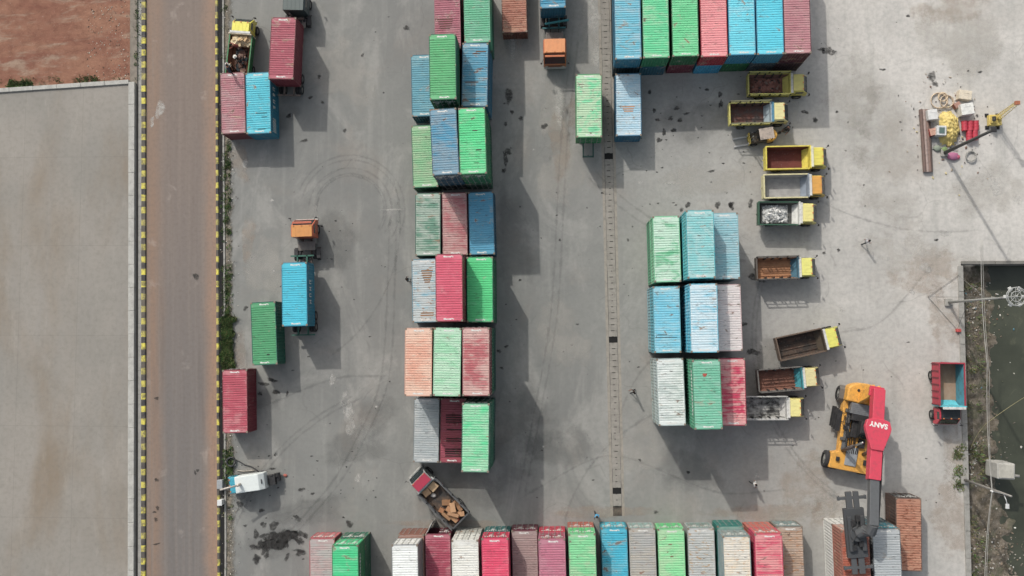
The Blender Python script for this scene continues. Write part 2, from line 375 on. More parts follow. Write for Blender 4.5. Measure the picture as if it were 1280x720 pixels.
class Decal:
    def __init__(s): s.v = []; s.f = []; s.a = []
    def blob(s, px, py, rx, ry, rot=0, z=.012, n=18, rough=.35):
        c = at(px, py); b = len(s.v); s.v.append((c.x, c.y, z)); s.a.append(1)
        k = 12.9
        ph = [rnd.uniform(0, 6.28) for _ in range(3)]
        for ring, al in ((.55, .85), (1, 0)):
            for i in range(n):
                g = 2 * math.pi * i / n
                rr = ring * (1 + rough * (.5 * math.sin(2 * g + ph[0]) + .35 * math.sin(3 * g + ph[1]) + .3 * math.sin(5 * g + ph[2])))
                x, y = math.cos(g) * rx / k * rr, math.sin(g) * ry / k * rr
                ca, sa = math.cos(rot), math.sin(rot)
                s.v.append((c.x + x * ca - y * sa, c.y + x * sa + y * ca, z)); s.a.append(al)
        for i in range(n):
            j = (i + 1) % n
            s.f.append((b, b + 1 + i, b + 1 + j)); s.f.append((b + 1 + i, b + 1 + n + i, b + 1 + n + j, b + 1 + j))
    def ribbon(s, pts, w_px, z=.012):
        P = [at(*p) for p in pts]; b = len(s.v); n = len(P); hw = w_px / 12.9 / 2
        for i, p in enumerate(P):
            t = (P[min(i + 1, n - 1)] - P[max(i - 1, 0)]).normalized(); nn = Vector((-t.y, t.x, 0))
            e = min(1, min(i, n - 1 - i) / 3)
            for o, al in ((-1, 0), (0, e), (1, 0)): s.v.append((p.x + nn.x * hw * o, p.y + nn.y * hw * o, z)); s.a.append(al)
        for i in range(n - 1):
            for k in (0, 1): a = b + i * 3 + k; s.f.append((a, a + 1, a + 4, a + 3))
    def build(s, name, mat):
        me = bpy.data.meshes.new(name); me.from_pydata(s.v, [], s.f)
        at_ = me.attributes.new('fade', 'FLOAT', 'POINT'); at_.data.foreach_set('value', s.a)
        o = obj(name, me, mat); return struct(o)
D = Decal()     # dark oil and rubber spots
for x, y, rx, ry in ((399,96,3,3),(403,128,3,2),(361,145,3.5,3.5),(380,176,6,2.5),(388,122,4,2),(508,35,6,3),(453,69,2.5,2.5),(431,163,3,3),
    (636,120,5,14),(632,155,3,3),(634,190,6,6),(632,200,3.5,9),(630,213,3,4),(680,158,5,4),(640,140,3,3),(651,148,4,3),(345,490,5,4),(340,475,7,3),(359,492,2,4),(325,492,3,3),
    (372,648,6,4),(327,638,4,3),(391,617,3,2),(377,612,5,3),(432,730,6,6),(320,700,6,5),(437,655,5,6),(300,630,6,4),(340,586,5,2),(345,568,3,3),
    (812,115,3,3),(822,150,4,2),(824,175,5,3),(830,165,3,5),(838,148,4,3),(846,135,4,3),(850,150,3,4),(858,142,4,2),(884,112,3,2.5),(900,118,3,5),(901,130,3,6),(818,138,3,3),(842,163,4,3),(889,214,5,2),(914,258,4,5),
    (926,160,6,3),(950,163,5,3),(982,163,6,4),(974,166,4,2),(1006,140,5,3),(1019,150,4,4),(1036,64,10,6),(1027,62,5,3),(1060,153,1.5,1.5),(1046,140,2,2),(1135,20,3,2),
    (860,256,4,4),(852,262,3,3),(897,256,4,5),(914,256,4,5),(938,254,4,6),(1165,96,5,9),(1169,105,4,4),(1103,87,4,2),(600,720,1,1),(627,460,3,2),(624,439,3,3),(633,433,3,2),(940,346,6,5),(951,350,8,3),(941,440,9,5),(930,405,4,3),
    (650,350,2,2),(1030,316,3,2),(1048,313,2.5,2.5),(196,600,3,3),(197,635,3,3),(193,640,2.5,2),(195,650,2.5,4),(196,680,5,1.5),(245,346,4,6),(196,498,3,3),(247,588,3,2),(244,591,2,3),(307,385,3,4),(330,480,8,3),
    (785,300,2,2),(700,300,2,2),(860,590,3,2),(820,640,4,2),(800,575,2,2),(1170,300,3,2),(1225,90,3,2)):
    D.blob(x, y, rx * 1.25, ry * 1.25, rnd.uniform(-.3, .3))
for _ in range(230):
    x, y = rnd.choice([(rnd.uniform(290, 500), rnd.uniform(0, 700)), (rnd.uniform(630, 800), rnd.uniform(0, 640)), (rnd.uniform(800, 940), rnd.uniform(90, 260)), (rnd.uniform(290, 480), rnd.uniform(560, 700)), (rnd.uniform(940, 1190), rnd.uniform(0, 640))])
    r_ = rnd.uniform(.5, 1.6); D.blob(x, y, r_ * rnd.uniform(1, 2), r_)
for _ in range(46):
    D.blob(345 + rnd.gauss(0, 17), 676 + rnd.gauss(0, 12), rnd.uniform(3, 10), rnd.uniform(3, 8), rnd.uniform(-.5, .5), z=.0121 + _ * .0001)
D.build('oil_marks', decal_mat('#333230', .72, 2.6, .2, .8, 1))
D = Decal()     # broad dark damp patches and rubber
for x, y, rx, ry in ((345,680,40,30),(330,500,30,26),(345,150,40,22),(420,300,35,60),(650,540,60,90),(640,300,30,100),(870,150,60,40),(470,520,40,30),(700,560,60,40),(385,640,60,30),(440,560,50,35),(590,610,60,40),(310,610,30,34),(960,460,40,60),(860,590,70,30)):
    D.blob(x, y, rx, ry, rnd.uniform(-.3, .3), z=.008)
D.build('damp_patches', decal_mat('#5f605e', .20, .5, .25, .7))
D = Decal()     # pale dust, cement and paint
for x, y, rx, ry, a in ((435,515,7,26,.15),(430,500,5,14,.1),(438,535,8,10,0),(447,598,5,5,0),(470,508,2,2,0),(415,475,4,9,0),(200,136,7,12,0),(190,152,4,7,0),(1103,323,2,3,0),(1110,323,2,3,0),(1052,387,3.5,3.5,0),
    (1157,335,9,7,0),(1180,292,8,5,0),(1140,365,4,4,0),(1245,235,9,12,0),(1272,250,6,6,0),(1120,620,5,9,0),(1072,700,30,20,0),(640,45,7,30,0),(700,130,9,26,0),(742,20,8,30,0),(745,70,6,14,0),(490,262,14,2,0),(946,595,4,3,0),(838,229,6,2,0),(800,228,3,2,0),(679,558,1.6,1.6,0),(667,187,1.6,1.6,0),(306,205,4,6,0),(340,250,2.5,2.5,0),(342,339,2,2,0)):
    D.blob(x, y, rx * 1.3, ry * 1.3, a)
for _ in range(90): D.blob(rnd.uniform(290, 1190), rnd.uniform(0, 650), rnd.uniform(.5, 1.3), rnd.uniform(.5, 1.3))
D.build('dust_marks', decal_mat('#d3d1c9', .55, 2.2, .25, .8))
D = Decal()     # broad pale worn patches
for x, y, rx, ry in ((738,40,24,70),(690,140,30,50),(700,220,45,60),(652,30,14,50),(880,225,90,26),(1235,240,60,50),(1200,50,80,70),(1110,200,70,120),(330,330,40,60),(430,90,55,70),(1140,320,90,40),(1070,130,40,120),(1000,640,60,16),(300,480,20,60),(700,420,50,60),(800,560,60,50)):
    D.blob(x, y, rx, ry, rnd.uniform(-.2, .2), z=.006)
D.build('pale_patches', decal_mat('#c6c1b6', .34, .45, .3, .75))
D = Decal()     # warm clay dust
for x, y, rx, ry in ((700,180,22,60),(720,140,20,30),(960,640,90,16),(560,655,90,10),(760,640,110,10),(1180,400,26,60),(1190,560,20,60),(1010,600,50,40),(300,60,26,40),(300,200,16,40),(1160,340,60,40),(1190,650,40,60),(1040,640,40,30),(310,300,14,40),(1190,10,60,30),(930,12,30,20),(300,435,14,30)):
    D.blob(x, y, rx, ry, 0, z=.010)
D.build('clay_dust', decal_mat('#b8a48e', .30, .8, .30, .72))
D = Decal()     # tyre arcs
def arc(cx, cy, r, a0, a1, wd, ry=1.0):
    D.ribbon([(cx + r * math.cos(R(a)), cy + r * ry * math.sin(R(a))) for a in [a0 + (a1 - a0) * i / 40 for i in range(41)]], wd)
for r_ in (68, 62, 45, 42, 52): arc(438, 262, r_, 120 + r_, 395 + r_ / 4, 7, 1.0)
for cx, cy, r_, a0, a1 in ((860,560,330,150,215),(850,560,322,152,214),(420,440,160,-40,60),(430,440,168,-40,60),(1190,420,250,120,200),(1188,420,243,122,200),(560,760,290,190,250),(560,760,284,190,250),(300,280,200,-20,60),(900,700,200,190,260),(980,0,330,95,140),(985,0,322,95,140),(1180,-40,330,80,130),(930,560,160,150,260)):
    arc(cx, cy, r_, a0, a1, 8.0)
for pts in (((300,520),(420,470),(500,470)),((640,660),(690,400),(700,180),(720,0)),((648,660),(698,400),(708,180),(728,0)),((1000,420),(1100,410),(1190,300)),((330,700),(420,600),(480,480),(490,200)),((340,700),(430,600),(490,480),(498,200)),((620,640),(760,560),(900,620),(1000,610))):
    P = []
    for a, b in zip(pts[:-1], pts[1:]):
        for i in range(10): t = i / 10; P.append((a[0] + (b[0] - a[0]) * t, a[1] + (b[1] - a[1]) * t))
    P.append(pts[-1])
    for _ in range(6): P = [P[0]] + [((P[i-1][0] + P[i][0] * 2 + P[i+1][0]) / 4, (P[i-1][1] + P[i][1] * 2 + P[i+1][1]) / 4) for i in range(1, len(P) - 1)] + [P[-1]]
    D.ribbon(P, 8)
D.build('tyre_marks', decal_mat('#5f605e', .17, 1.1, .3, .75))

# ------------------------------------------------------------------ pond basin east of the yard
WZ = -2.1
def water_mat():
    m = NT('pond_water'); v = m.coords(); c = m.mix(m.ramp(m.noise(v, .18, 5), .35, .65), lin('#3b3f34', 1), lin('#484c3f', 1))
    c = m.mix(m.ramp(m.noise(m.coords((1, .5, 1)), .5, 6, .7, 1), .56, .72, 0, .35), c, lin('#77785f')); c = m.mix(m.ramp(m.noise(v, 3.3, 5, .7), .66, .74, 0, .5), c, lin('#85876e'))
    m.color(c); m.b.inputs['Roughness'].default_value = .22; m.b.inputs['Specular IOR Level'].default_value = .4
    m.bump(m.noise(v, 2.2, 4), .35, .04); return m.m
m = MB(); m.add([(BX0 + .2, BYS, WZ), (BX1, BYS, WZ), (BX1, BYN - .2, WZ), (BX0 + .2, BYN - .2, WZ)], [(0, 1, 2, 3)])
tag(m.build('water', water_mat()), kind='structure')
m = MB(); m.add([(BX0 - .2, BYS, WZ - 1.2), (BX1, BYS, WZ - 1.2), (BX1, BYN, WZ - 1.2), (BX0 - .2, BYN, WZ - 1.2)], [(0, 1, 2, 3)]); struct(m.build('pond_bed', M_DARK))
m = MB()
for i in range(17):
    y = BYN - .3 - i * 2.5; m.box((BX0 - .06, y - 1.25, -1.448), (.50, 2.46, 3.1))
tag(m.build('retaining_wall', M_CONC, bevel=.02), 'long concrete retaining wall along the west side of the pond beside the red truck', 'wall')
m = MB()
for i in range(4): m.box((BX0 + 1.6 + i * 3.2, BYN - .02, -1.45), (3.16, .30, 3.1))
m.box((BX0 + 25, BYN - .02, -1.45), (24, .30, 3.1))
tag(m.build('retaining_wall', conc('#85827a', 'damp_concrete'), bevel=.02), 'concrete retaining wall along the north side of the pond', 'wall')
def bank_mat():
    m = NT('rubbish_bank'); v = m.coords(); f = m.noise(v, 1.6, 9, .75)
    c = m.mix(m.ramp(f, .35, .62), lin('#8f8474'), lin('#5f5645'))
    c = m.mix(m.ramp(m.noise(v, .6, 5, .6), .5, .62, 0, .6), c, lin('#5d6048'))
    c = m.mix(m.ramp(m.noise(v, 5, 5, .7), .62, .70, 0, .8), c, lin('#b5aa9a'))
    m.color(c); m.b.inputs['Roughness'].default_value = .95; m.bump(f, 1, .2); return m.m
me = MB(); nx, ny = 26, 150
import mathutils.noise as mn
def bank_h(x, y):
    wd = 4.3 + 1.0 * mn.noise(Vector((0, y * .18, 1))) + (1.5 if y < -14 else 0) * min(1, (-14 - y) / 4 if y < -14 else 0)
    t = x / wd; return -1.0 - 1.35 * t + .32 * mn.fractal(Vector((x * .9, y * .9, 0)), 1, 2, 5)
vs = [(BX0 + .15 + i * .26, BYN - .15 - j * .3, bank_h(i * .26, BYN - j * .3)) for j in range(ny) for i in range(nx)]
fs = [(j * nx + i, j * nx + i + 1, (j + 1) * nx + i + 1, (j + 1) * nx + i) for j in range(ny - 1) for i in range(nx - 1)]
me.add(vs, fs); struct(me.build('pond_bank', bank_mat(), smooth=True))
def litter(name, cols, n, fx, size, kind='stuff'):
    m = MB()
    for _ in range(n):
        x, y, z = fx(); s_ = rnd.uniform(*size)
        Mr = Matrix.Rotation(rnd.uniform(0, 6), 3, 'Z') @ Matrix.Rotation(rnd.uniform(-.5, .5), 3, 'X')
        a, b, c_ = s_ * rnd.uniform(.5, 1.6), s_ * rnd.uniform(.4, 1), s_ * rnd.uniform(.15, .6)
        pts = [Vector((math.cos(g) * a * rnd.uniform(.6, 1), math.sin(g) * b * rnd.uniform(.6, 1), 0)) for g in [i * 1.2566 for i in range(5)]]
        vv = [Mr @ p + Vector((x, y, z)) for p in pts] + [Mr @ (p * .7 + Vector((0, 0, c_))) + Vector((x, y, z)) for p in pts]
        k = rnd.randrange(len(cols))
        m.add(vv, [(9, 8, 7, 6, 5)[::-1], (0, 1, 2, 3, 4)[::-1]] + [(i, (i + 1) % 5, (i + 1) % 5 + 5, i + 5) for i in range(5)], k)
    o = m.build(name, [flat(c, .8, 0, .2) for c in cols]); o['kind'] = kind; return o
def fb():
    y = rnd.choice([rnd.uniform(BYN - .5, -24), rnd.uniform(5, 0), rnd.gauss(-21, 2), rnd.gauss(-11.5, 1.2)]); x = abs(rnd.gauss(0, 1.8)) + .3
    if y < -18: x = abs(rnd.gauss(0, 2.6)) + .3
    return BX0 + x, y, max(bank_h(x, y), WZ) + .02
litter('rubbish', ['#a9a598', '#8a8174', '#94826c', '#5c6148', '#cfccc2', '#6b6458', '#7d6f5c', '#5a5348'], 1500, fb, (.04, .17))
litter('rubbish', ['#a0563c', '#4f7f94', '#d0d0c8', '#909060', '#b9a890'], 110, fb, (.06, .16))
litter('floating_litter', ['#b8b8a8', '#868a6a', '#d8d8cc'], 34, lambda: (rnd.uniform(BX0 + 5, BX0 + 14), rnd.uniform(-25, 4), WZ + .01), (.05, .16))
# ragged verge litter by the kerb
def fv():
    y = rnd.uniform(-26, 34); return kx(KR, y) + abs(rnd.gauss(.85, .45)) + .25, y, .02
litter('verge_litter', ['#b8b4a6', '#6b6456', '#4f4a3c', '#8c8270', '#d6d4cc'], 700, fv, (.03, .10))
litter('soil_litter', ['#d6d0c0', '#5a4a3c', '#b8a890'], 220, lambda: (kx(KL, 28) - rnd.uniform(1.6, 6), rnd.uniform(26, 35), .06), (.03, .10))

def leaf_mat(h, nm):
    m = NT(nm); v = m.coords(); c = m.mix(m.ramp(m.noise(v, 1.4, 4), .35, .65), lin(h, .8), tuple(x * .45 for x in lin(h, .8)[:3]) + (1,))
    m.color(c); m.b.inputs['Roughness'].default_value = .7; return m.m
LG = [leaf_mat('#5f8a3c', 'grass_green'), leaf_mat('#86874f', 'grass_dry'), leaf_mat('#3f6a30', 'grass_deep')]
def tufts(name, spots, mats):
    m = MB()
    for x, y, z, n, r_, h_ in spots:
        for _ in range(n):
            g = rnd.uniform(0, 6.28); d = r_ * math.sqrt(rnd.random()); a, b = x + d * math.cos(g), y + d * math.sin(g)
            g2 = rnd.uniform(0, 6.28); l = h_ * rnd.uniform(.5, 1.2); wd = .025 * rnd.uniform(.7, 1.8)
            ox, oy = math.cos(g2), math.sin(g2); k = l * rnd.uniform(.4, 1)
            m.add([(a - oy * wd, b + ox * wd, z), (a + oy * wd, b - ox * wd, z), (a + ox * k * .6 + oy * wd, b + oy * k * .6 - ox * wd, z + l * .8), (a + ox * k, b + oy * k, z + l)], [(0, 1, 2), (0, 2, 3)], rnd.randrange(len(mats)))
    o = m.build(name, mats); o['kind'] = 'stuff'; return o
sp = []
for _ in range(210):
    py_ = rnd.choice([rnd.uniform(0, 720), rnd.uniform(180, 300), rnd.uniform(330, 400), rnd.uniform(560, 600)]); g = at(0, py_); sp.append((kx(KR, g.y) + rnd.uniform(.5, 1.3), g.y, .02, rnd.randint(8, 40), rnd.uniform(.1, .35), .18))
for _ in range(120):
    py_ = rnd.uniform(397, 462); g = at(0, py_); sp.append((kx(KR, g.y) + .95 + rnd.gauss(0, .22), g.y, .02, 70, .35, .32))
tufts('verge_grass', sp, LG)
sp = [(*at(rnd.uniform(10, 40), rnd.uniform(104, 109), .05)[:2], .05, 60, .4, .25) for _ in range(14)] + [(*at(rnd.uniform(90, 125), rnd.uniform(94, 106), .05)[:2], .05, 30, .4, .2) for _ in range(14)] + [(*at(rnd.uniform(0, 160), rnd.uniform(98, 104), .05)[:2], .05, 14, .4, .15) for _ in range(20)]
sp += [(*at(rnd.uniform(170, 177), rnd.uniform(-20, 100), .07)[:2], .07, 12, .25, .15) for _ in range(50)]
tufts('field_grass', sp, LG)
sp = [(BX0 - rnd.uniform(.2, 1.0), at(1200, rnd.uniform(555, 615)).y, .01, 30, .35, .2) for _ in range(24)] + [(BX0 + rnd.uniform(.4, 2.5), rnd.uniform(-24, 5), -1.2, 16, .4, .35) for _ in range(60)]
tufts('pond_weeds', sp, LG[:2] + [LG[1]])
# ------------------------------------------------------------------ shipping containers
CW, CH = 2.438, 2.591
def corr_wall(length, zlo, zhi, depth=.036, pitch=.278, n_=None):
    """corrugated sheet in the xz plane (x along length), ribs stand out to -y"""
    m = MB(); n = n_ or int(length / pitch); p = length / n; x = -length / 2; pr = []
    for i in range(n):
        pr += [(x, 0), (x + p * .26, 0), (x + p * .5, -depth), (x + p * .76, -depth)]; x += p
    pr.append((x, 0)); vs = [(a, b, zlo) for a, b in pr] + [(a, b, zhi) for a, b in pr]; k = len(pr)
    m.add(vs, [(i, i + 1, i + 1 + k, i + k) for i in range(k - 1)]); return m
CM = {}
def cont_meshes(L):
    if L in CM: return CM[L]
    d = {}
    # roof sheet: ridges across the box, flat plates at both ends
    m = MB(); e = .36; n = int((L - .1 - 2 * e) / .218); p = (L - .1 - 2 * e) / n; zt = CH - .012; pr = [(-L / 2 + .05, zt)]
    y = -L / 2 + .05 + e
    for i in range(n):
        pr += [(y, zt), (y + p * .14, zt - .04), (y + p * .26, zt - .04), (y + p * .44, zt)]; y += p
    pr += [(y, zt), (L / 2 - .05, zt)]
    hw = CW / 2 - .055; vs = [(-hw, a, b) for a, b in pr] + [(hw, a, b) for a, b in pr]; k = len(pr)
    m.add(vs, [(i, i + k, i + 1 + k, i + 1) for i in range(k - 1)]); d['roof'] = m.mesh('roof')
    d['side'] = corr_wall(L - .28, .14, CH - .09, n_=int((L - .28) / .278)).mesh('side_wall')
    d['end'] = corr_wall(CW - .28, .14, CH - .09, depth=.045, pitch=.25).mesh('end_wall')
    m = MB()
    for sx in (-1, 1):
        for sy in (-1, 1): m.box((sx * (CW / 2 - .07), sy * (L / 2 - .07), CH / 2), (.13, .13, CH - .24))
        m.box((sx * (CW / 2 - .035), 0, CH - .045), (.065, L - .3, .075)); m.box((sx * (CW / 2 - .03), 0, .09), (.06, L - .3, .12))
    for sy in (-1, 1):
        m.box((0, sy * (L / 2 - .045), CH - .06), (CW - .3, .085, .10)); m.box((0, sy * (L / 2 - .05), .085), (CW - .3, .09, .14))
    m.box((0, 0, .10), (CW - .13, L - .2, .03)); d['frame'] = m.mesh('frame')
    m = MB(); m.box((0, 0, 0), (.168, .178, .118)); d['casting'] = m.mesh('corner_casting')
    m = MB(); m.box((0, 0, 0), (1.06, .045, CH - .30))
    for z in (-.85, -.3, .3, .85): m.box((0, -.03, z), (.86, .03, .16))
    d['door'] = m.mesh('door')
    m = MB(); m.tube([(0, 0, -1.15), (0, 0, 1.15)], .022, 6)
    for z in (-1.08, -.5, .5, 1.08): m.box((0, 0, z), (.09, .05, .07))
    m.box((.11, -.03, -.25), (.28, .03, .05)); d['rod'] = m.mesh('lock_rod')
    m = MB(); x = -.42
    while x < .42:
        wd = rnd.choice([.05, .07, .10, .13]); m.box((x + wd / 2, rnd.choice([-.025, 0, .025, 0]), 0), (wd, rnd.choice([.10, .13, .14]), .006)); x += wd + rnd.choice([.012, .02, .04])
    d['mark'] = m.mesh('roof_marking')
    m = MB()
    for i in range(5): m.box((-.4 + i * .2, 0, .03 if i % 2 else 0), (.15, .008, .2))
    d['dmark'] = m.mesh('door_marking'); m = MB()
    for i in range(4): m.box((rnd.uniform(-.25, .25), 0, -.3 - i * .1), (rnd.uniform(.25, .45), .008, .05))
    d['dnote'] = m.mesh('door_notice')
    CM[L] = d; return d
M_CAST = flat('#8d7f6e', .7, .2, .4); M_ROD = flat('#a9a9a4', .5, .4, .4); M_WHITE = flat('#e6e6df', .6, 0, .1)
GRP = {}
NC = [0]
def container(loc, rz, label, roof, side=None, L=6.06, worn='#b8b4aa', wa=.3, rust=.15, rc='#8a5a3a', seed=None, door='N', marks=True,
              detail=True, endc=None, group='shipping containers in the yard', sidemark=None, sworn=None, open_door=None, W=1.0):
    NC[0] += 1; seed = NC[0] if seed is None else seed
    side = side or roof; endc = endc or side; d = cont_meshes(L)
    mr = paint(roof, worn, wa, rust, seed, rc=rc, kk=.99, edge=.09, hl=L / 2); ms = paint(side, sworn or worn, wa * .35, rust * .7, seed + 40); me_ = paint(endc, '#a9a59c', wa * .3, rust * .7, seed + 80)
    t = thing('shipping_container', label, 'container', loc, rz, group)
    if W != 1: t.scale = (W, 1, 1)
    obj('roof', d['roof'], mr, t); obj('frame', d['frame'], ms, t)
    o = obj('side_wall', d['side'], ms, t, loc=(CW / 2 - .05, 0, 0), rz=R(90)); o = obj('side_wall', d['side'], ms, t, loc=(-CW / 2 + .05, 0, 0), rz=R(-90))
    dn = 1 if door == 'N' else -1
    obj('end_wall', d['end'], me_, t, loc=(0, -dn * (L / 2 - .06), 0), rz=0 if dn > 0 else R(180))
    for sx in (-1, 1):
        if open_door and sx == open_door[0]:
            a = R(open_door[1]); hx = sx * (CW / 2 - .12)
            o = obj('door', d['door'], open_door[2], t, loc=(hx - math.cos(a) * .55 * sx, dn * (L / 2 - .03) + dn * math.sin(a) * .55, CH / 2), rz=(-a * sx if dn > 0 else a * sx))
        else:
            o = obj('door', d['door'], me_, t, loc=(sx * .545, dn * (L / 2 - .045), CH / 2), rz=0 if dn < 0 else R(180))
        for rx in (-.26, .26): obj('lock_rod', d['rod'], M_ROD, o, loc=(rx, -.06, 0))
        if detail: obj('door_marking', d['dmark'], M_WHITE, o, loc=(0, -.050, .55)); obj('door_notice', d['dnote'], M_WHITE, o, loc=(0, -.050, .55))
    for sx in (-1, 1):
        for sy in (-1, 1):
            for z in (.059, CH - .056): obj('corner_casting', d['casting'], M_CAST, t, loc=(sx * (CW / 2 - .083), sy * (L / 2 - .088), z))
    if marks:
        for sy in (-1, 1): obj('roof_marking', d['mark'], M_WHITE, t, loc=(rnd.uniform(-.1, .1), sy * (L / 2 - .24), CH - .004))
    if sidemark:
        m = MB(); kind, sx = sidemark; xo = sx * (CW / 2 + .004)
        if kind == 'big':
            for i in range(4):
                y = .15 + i * .62 - .4; m.box((xo, y, 1.75), (.012, .34, .09)); m.box((xo, y + .12, 1.45), (.012, .10, .6)); m.box((xo, y - (.12 if i % 2 else 0), 1.45), (.012, .09, .5))
            mp_ = MB()
            for i in range(9): mp_.box((xo, -1.4 - i * .16, 1.5), (.012, .07, .9))
            mp_.build('side_notice', M_WHITE, t)
        elif kind == 'four':
            for i in range(4):
                y = 1.15 - i * .62; m.box((xo, y + .13, 1.5), (.012, .08, .6)); m.box((xo, y - .13, 1.5), (.012, .08, .6)); m.box((xo, y, 1.76 - (.3 if i % 2 else 0)), (.012, .2, .09))
        elif kind == 'line':
            for i in range(13): m.box((xo, 2.0 - i * .31, 1.9), (.012, .2, .32 if i % 3 else .2))
        m.build('side_lettering', M_WHITE, t)
    return t
RZ0 = R(1.3)
def lvl(n): return (n - 1) * (CH + .012)
STK = []
def top(level, pN, pS, base=0.0, **kw):
    """container whose roof centre line runs from photo pixel pN (north end) to pS (south end)"""
    z = base + level * CH + (level - 1) * .012
    a, b = at(*pN, z), at(*pS, z); c = (a + b) / 2; v = a - b; rz = math.atan2(v.y, v.x) - math.pi / 2
    rz = max(-.012, min(.055, rz)) if kw.pop('clampr', True) else rz
    return Vector((c.x, c.y, z - CH)), rz
def stack(level, pN, pS, label, roof, lowers=(), base=0.0, clampr=True, **kw):
    loc, rz = top(level, pN, pS, base, clampr=clampr); out = container(loc, rz, label, roof, **kw)
    for i, lw in enumerate(lowers):
        k = level - 2 - i; col, lab = lw[:2]; ex = lw[2] if len(lw) > 2 else {}
        dx, dy = ex.pop('d', (rnd.uniform(-.03, .03), rnd.uniform(-.05, .05))) if ex else (rnd.uniform(-.03, .03), rnd.uniform(-.05, .05))
        ex = dict(ex); ex.setdefault('door', kw.get('door', 'N'))
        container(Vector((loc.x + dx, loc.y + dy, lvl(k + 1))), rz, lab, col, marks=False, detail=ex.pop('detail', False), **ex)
    return loc, rz
def from_end(level, pEnd, end, label, roof, lowers=(), L=6.06, rot=1.3, base=0.0, **kw):
    z = base + level * CH + (level - 1) * .012; a = at(*pEnd, z); rz = R(rot); ux = Vector((-math.sin(rz), math.cos(rz), 0))
    c = a + ux * (-L / 2 if end == 'N' else L / 2); loc = Vector((c.x, c.y, z - CH)); container(loc, rz, label, roof, L=L, **kw)
    for i, lw in enumerate(lowers):
        k = level - 2 - i; col, lab = lw[:2]; ex = dict(lw[2]) if len(lw) > 2 else {}
        dx, dy = ex.pop('d', (rnd.uniform(-.03, .03), rnd.uniform(-.05, .05)))
        L2 = ex.pop('L', L); sh = (L - L2) / 2 * (1 if end == 'N' else -1); ex.setdefault('door', kw.get('door', 'N')); ex.setdefault('detail', False)
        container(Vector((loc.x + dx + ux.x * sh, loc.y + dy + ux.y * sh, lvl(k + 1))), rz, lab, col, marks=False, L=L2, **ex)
LF = 'containers along the west kerb'; MD = 'containers of the long middle stack'; TP = 'containers of the north block'; RG = 'containers of the east block'; BT = 'containers of the south row'

# west side
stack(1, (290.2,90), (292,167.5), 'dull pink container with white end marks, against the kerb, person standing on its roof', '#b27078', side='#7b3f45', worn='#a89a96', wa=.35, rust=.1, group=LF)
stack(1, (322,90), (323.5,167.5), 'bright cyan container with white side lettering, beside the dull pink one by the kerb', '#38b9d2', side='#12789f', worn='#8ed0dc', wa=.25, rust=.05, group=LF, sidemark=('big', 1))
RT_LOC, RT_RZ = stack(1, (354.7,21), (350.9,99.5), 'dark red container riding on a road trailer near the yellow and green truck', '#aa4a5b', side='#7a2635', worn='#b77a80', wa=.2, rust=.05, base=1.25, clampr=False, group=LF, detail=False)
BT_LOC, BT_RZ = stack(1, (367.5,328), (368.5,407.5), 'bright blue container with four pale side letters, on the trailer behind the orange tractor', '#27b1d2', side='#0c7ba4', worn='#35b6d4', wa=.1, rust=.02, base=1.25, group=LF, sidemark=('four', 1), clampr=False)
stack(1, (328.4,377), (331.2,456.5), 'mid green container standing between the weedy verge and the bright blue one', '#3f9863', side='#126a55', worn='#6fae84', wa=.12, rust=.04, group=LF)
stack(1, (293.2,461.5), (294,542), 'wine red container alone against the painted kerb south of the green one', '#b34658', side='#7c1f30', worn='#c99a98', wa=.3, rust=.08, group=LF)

# middle stack, row by row from the north
from_end(2, (560,61), 'S', 'faded maroon container with a rusty smear, at the north edge of the middle stack', '#a85c6b', [('#7a3340', 'maroon container carrying the faded maroon one at the north edge of the middle stack')], group=MD, rot=1.5, rust=.28, wa=.3, worn='#b58a8c', door='N')
from_end(2, (596.8,53), 'S', 'grey green container with a rusty south edge, east of the faded maroon one', '#56b286', [('#3d7f68', 'green container under the grey green one at the north edge of the middle stack')], group=MD, rot=1.2, wa=.4, worn='#86b5a0', rust=.12)
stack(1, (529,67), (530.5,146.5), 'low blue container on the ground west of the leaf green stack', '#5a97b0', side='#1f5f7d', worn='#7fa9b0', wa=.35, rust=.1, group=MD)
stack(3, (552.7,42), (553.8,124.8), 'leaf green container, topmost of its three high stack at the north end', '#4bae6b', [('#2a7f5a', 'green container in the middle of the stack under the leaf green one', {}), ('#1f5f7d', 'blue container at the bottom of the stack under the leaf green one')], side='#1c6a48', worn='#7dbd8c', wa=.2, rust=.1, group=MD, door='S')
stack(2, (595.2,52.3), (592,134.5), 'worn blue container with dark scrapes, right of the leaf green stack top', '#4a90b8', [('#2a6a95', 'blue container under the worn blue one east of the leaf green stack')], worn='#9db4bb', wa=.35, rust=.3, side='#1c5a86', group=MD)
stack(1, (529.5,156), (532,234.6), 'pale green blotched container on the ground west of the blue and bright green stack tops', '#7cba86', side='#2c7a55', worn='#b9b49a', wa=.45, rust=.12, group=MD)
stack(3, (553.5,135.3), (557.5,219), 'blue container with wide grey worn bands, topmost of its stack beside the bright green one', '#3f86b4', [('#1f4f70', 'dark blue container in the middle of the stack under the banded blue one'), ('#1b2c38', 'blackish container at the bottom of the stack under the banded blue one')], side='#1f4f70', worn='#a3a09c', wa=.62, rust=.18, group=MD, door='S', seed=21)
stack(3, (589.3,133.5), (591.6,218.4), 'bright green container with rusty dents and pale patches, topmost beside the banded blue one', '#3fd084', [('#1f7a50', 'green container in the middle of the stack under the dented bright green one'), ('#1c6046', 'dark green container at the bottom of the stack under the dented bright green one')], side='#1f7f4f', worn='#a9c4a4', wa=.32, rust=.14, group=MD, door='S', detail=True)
stack(1, (534.8,241), (534.9,320), 'dull green container streaked with white, west one of a low row in the middle stack', '#5d9079', side='#3d6a58', worn='#c0c5bb', wa=.55, rust=.08, group=MD, seed=3)
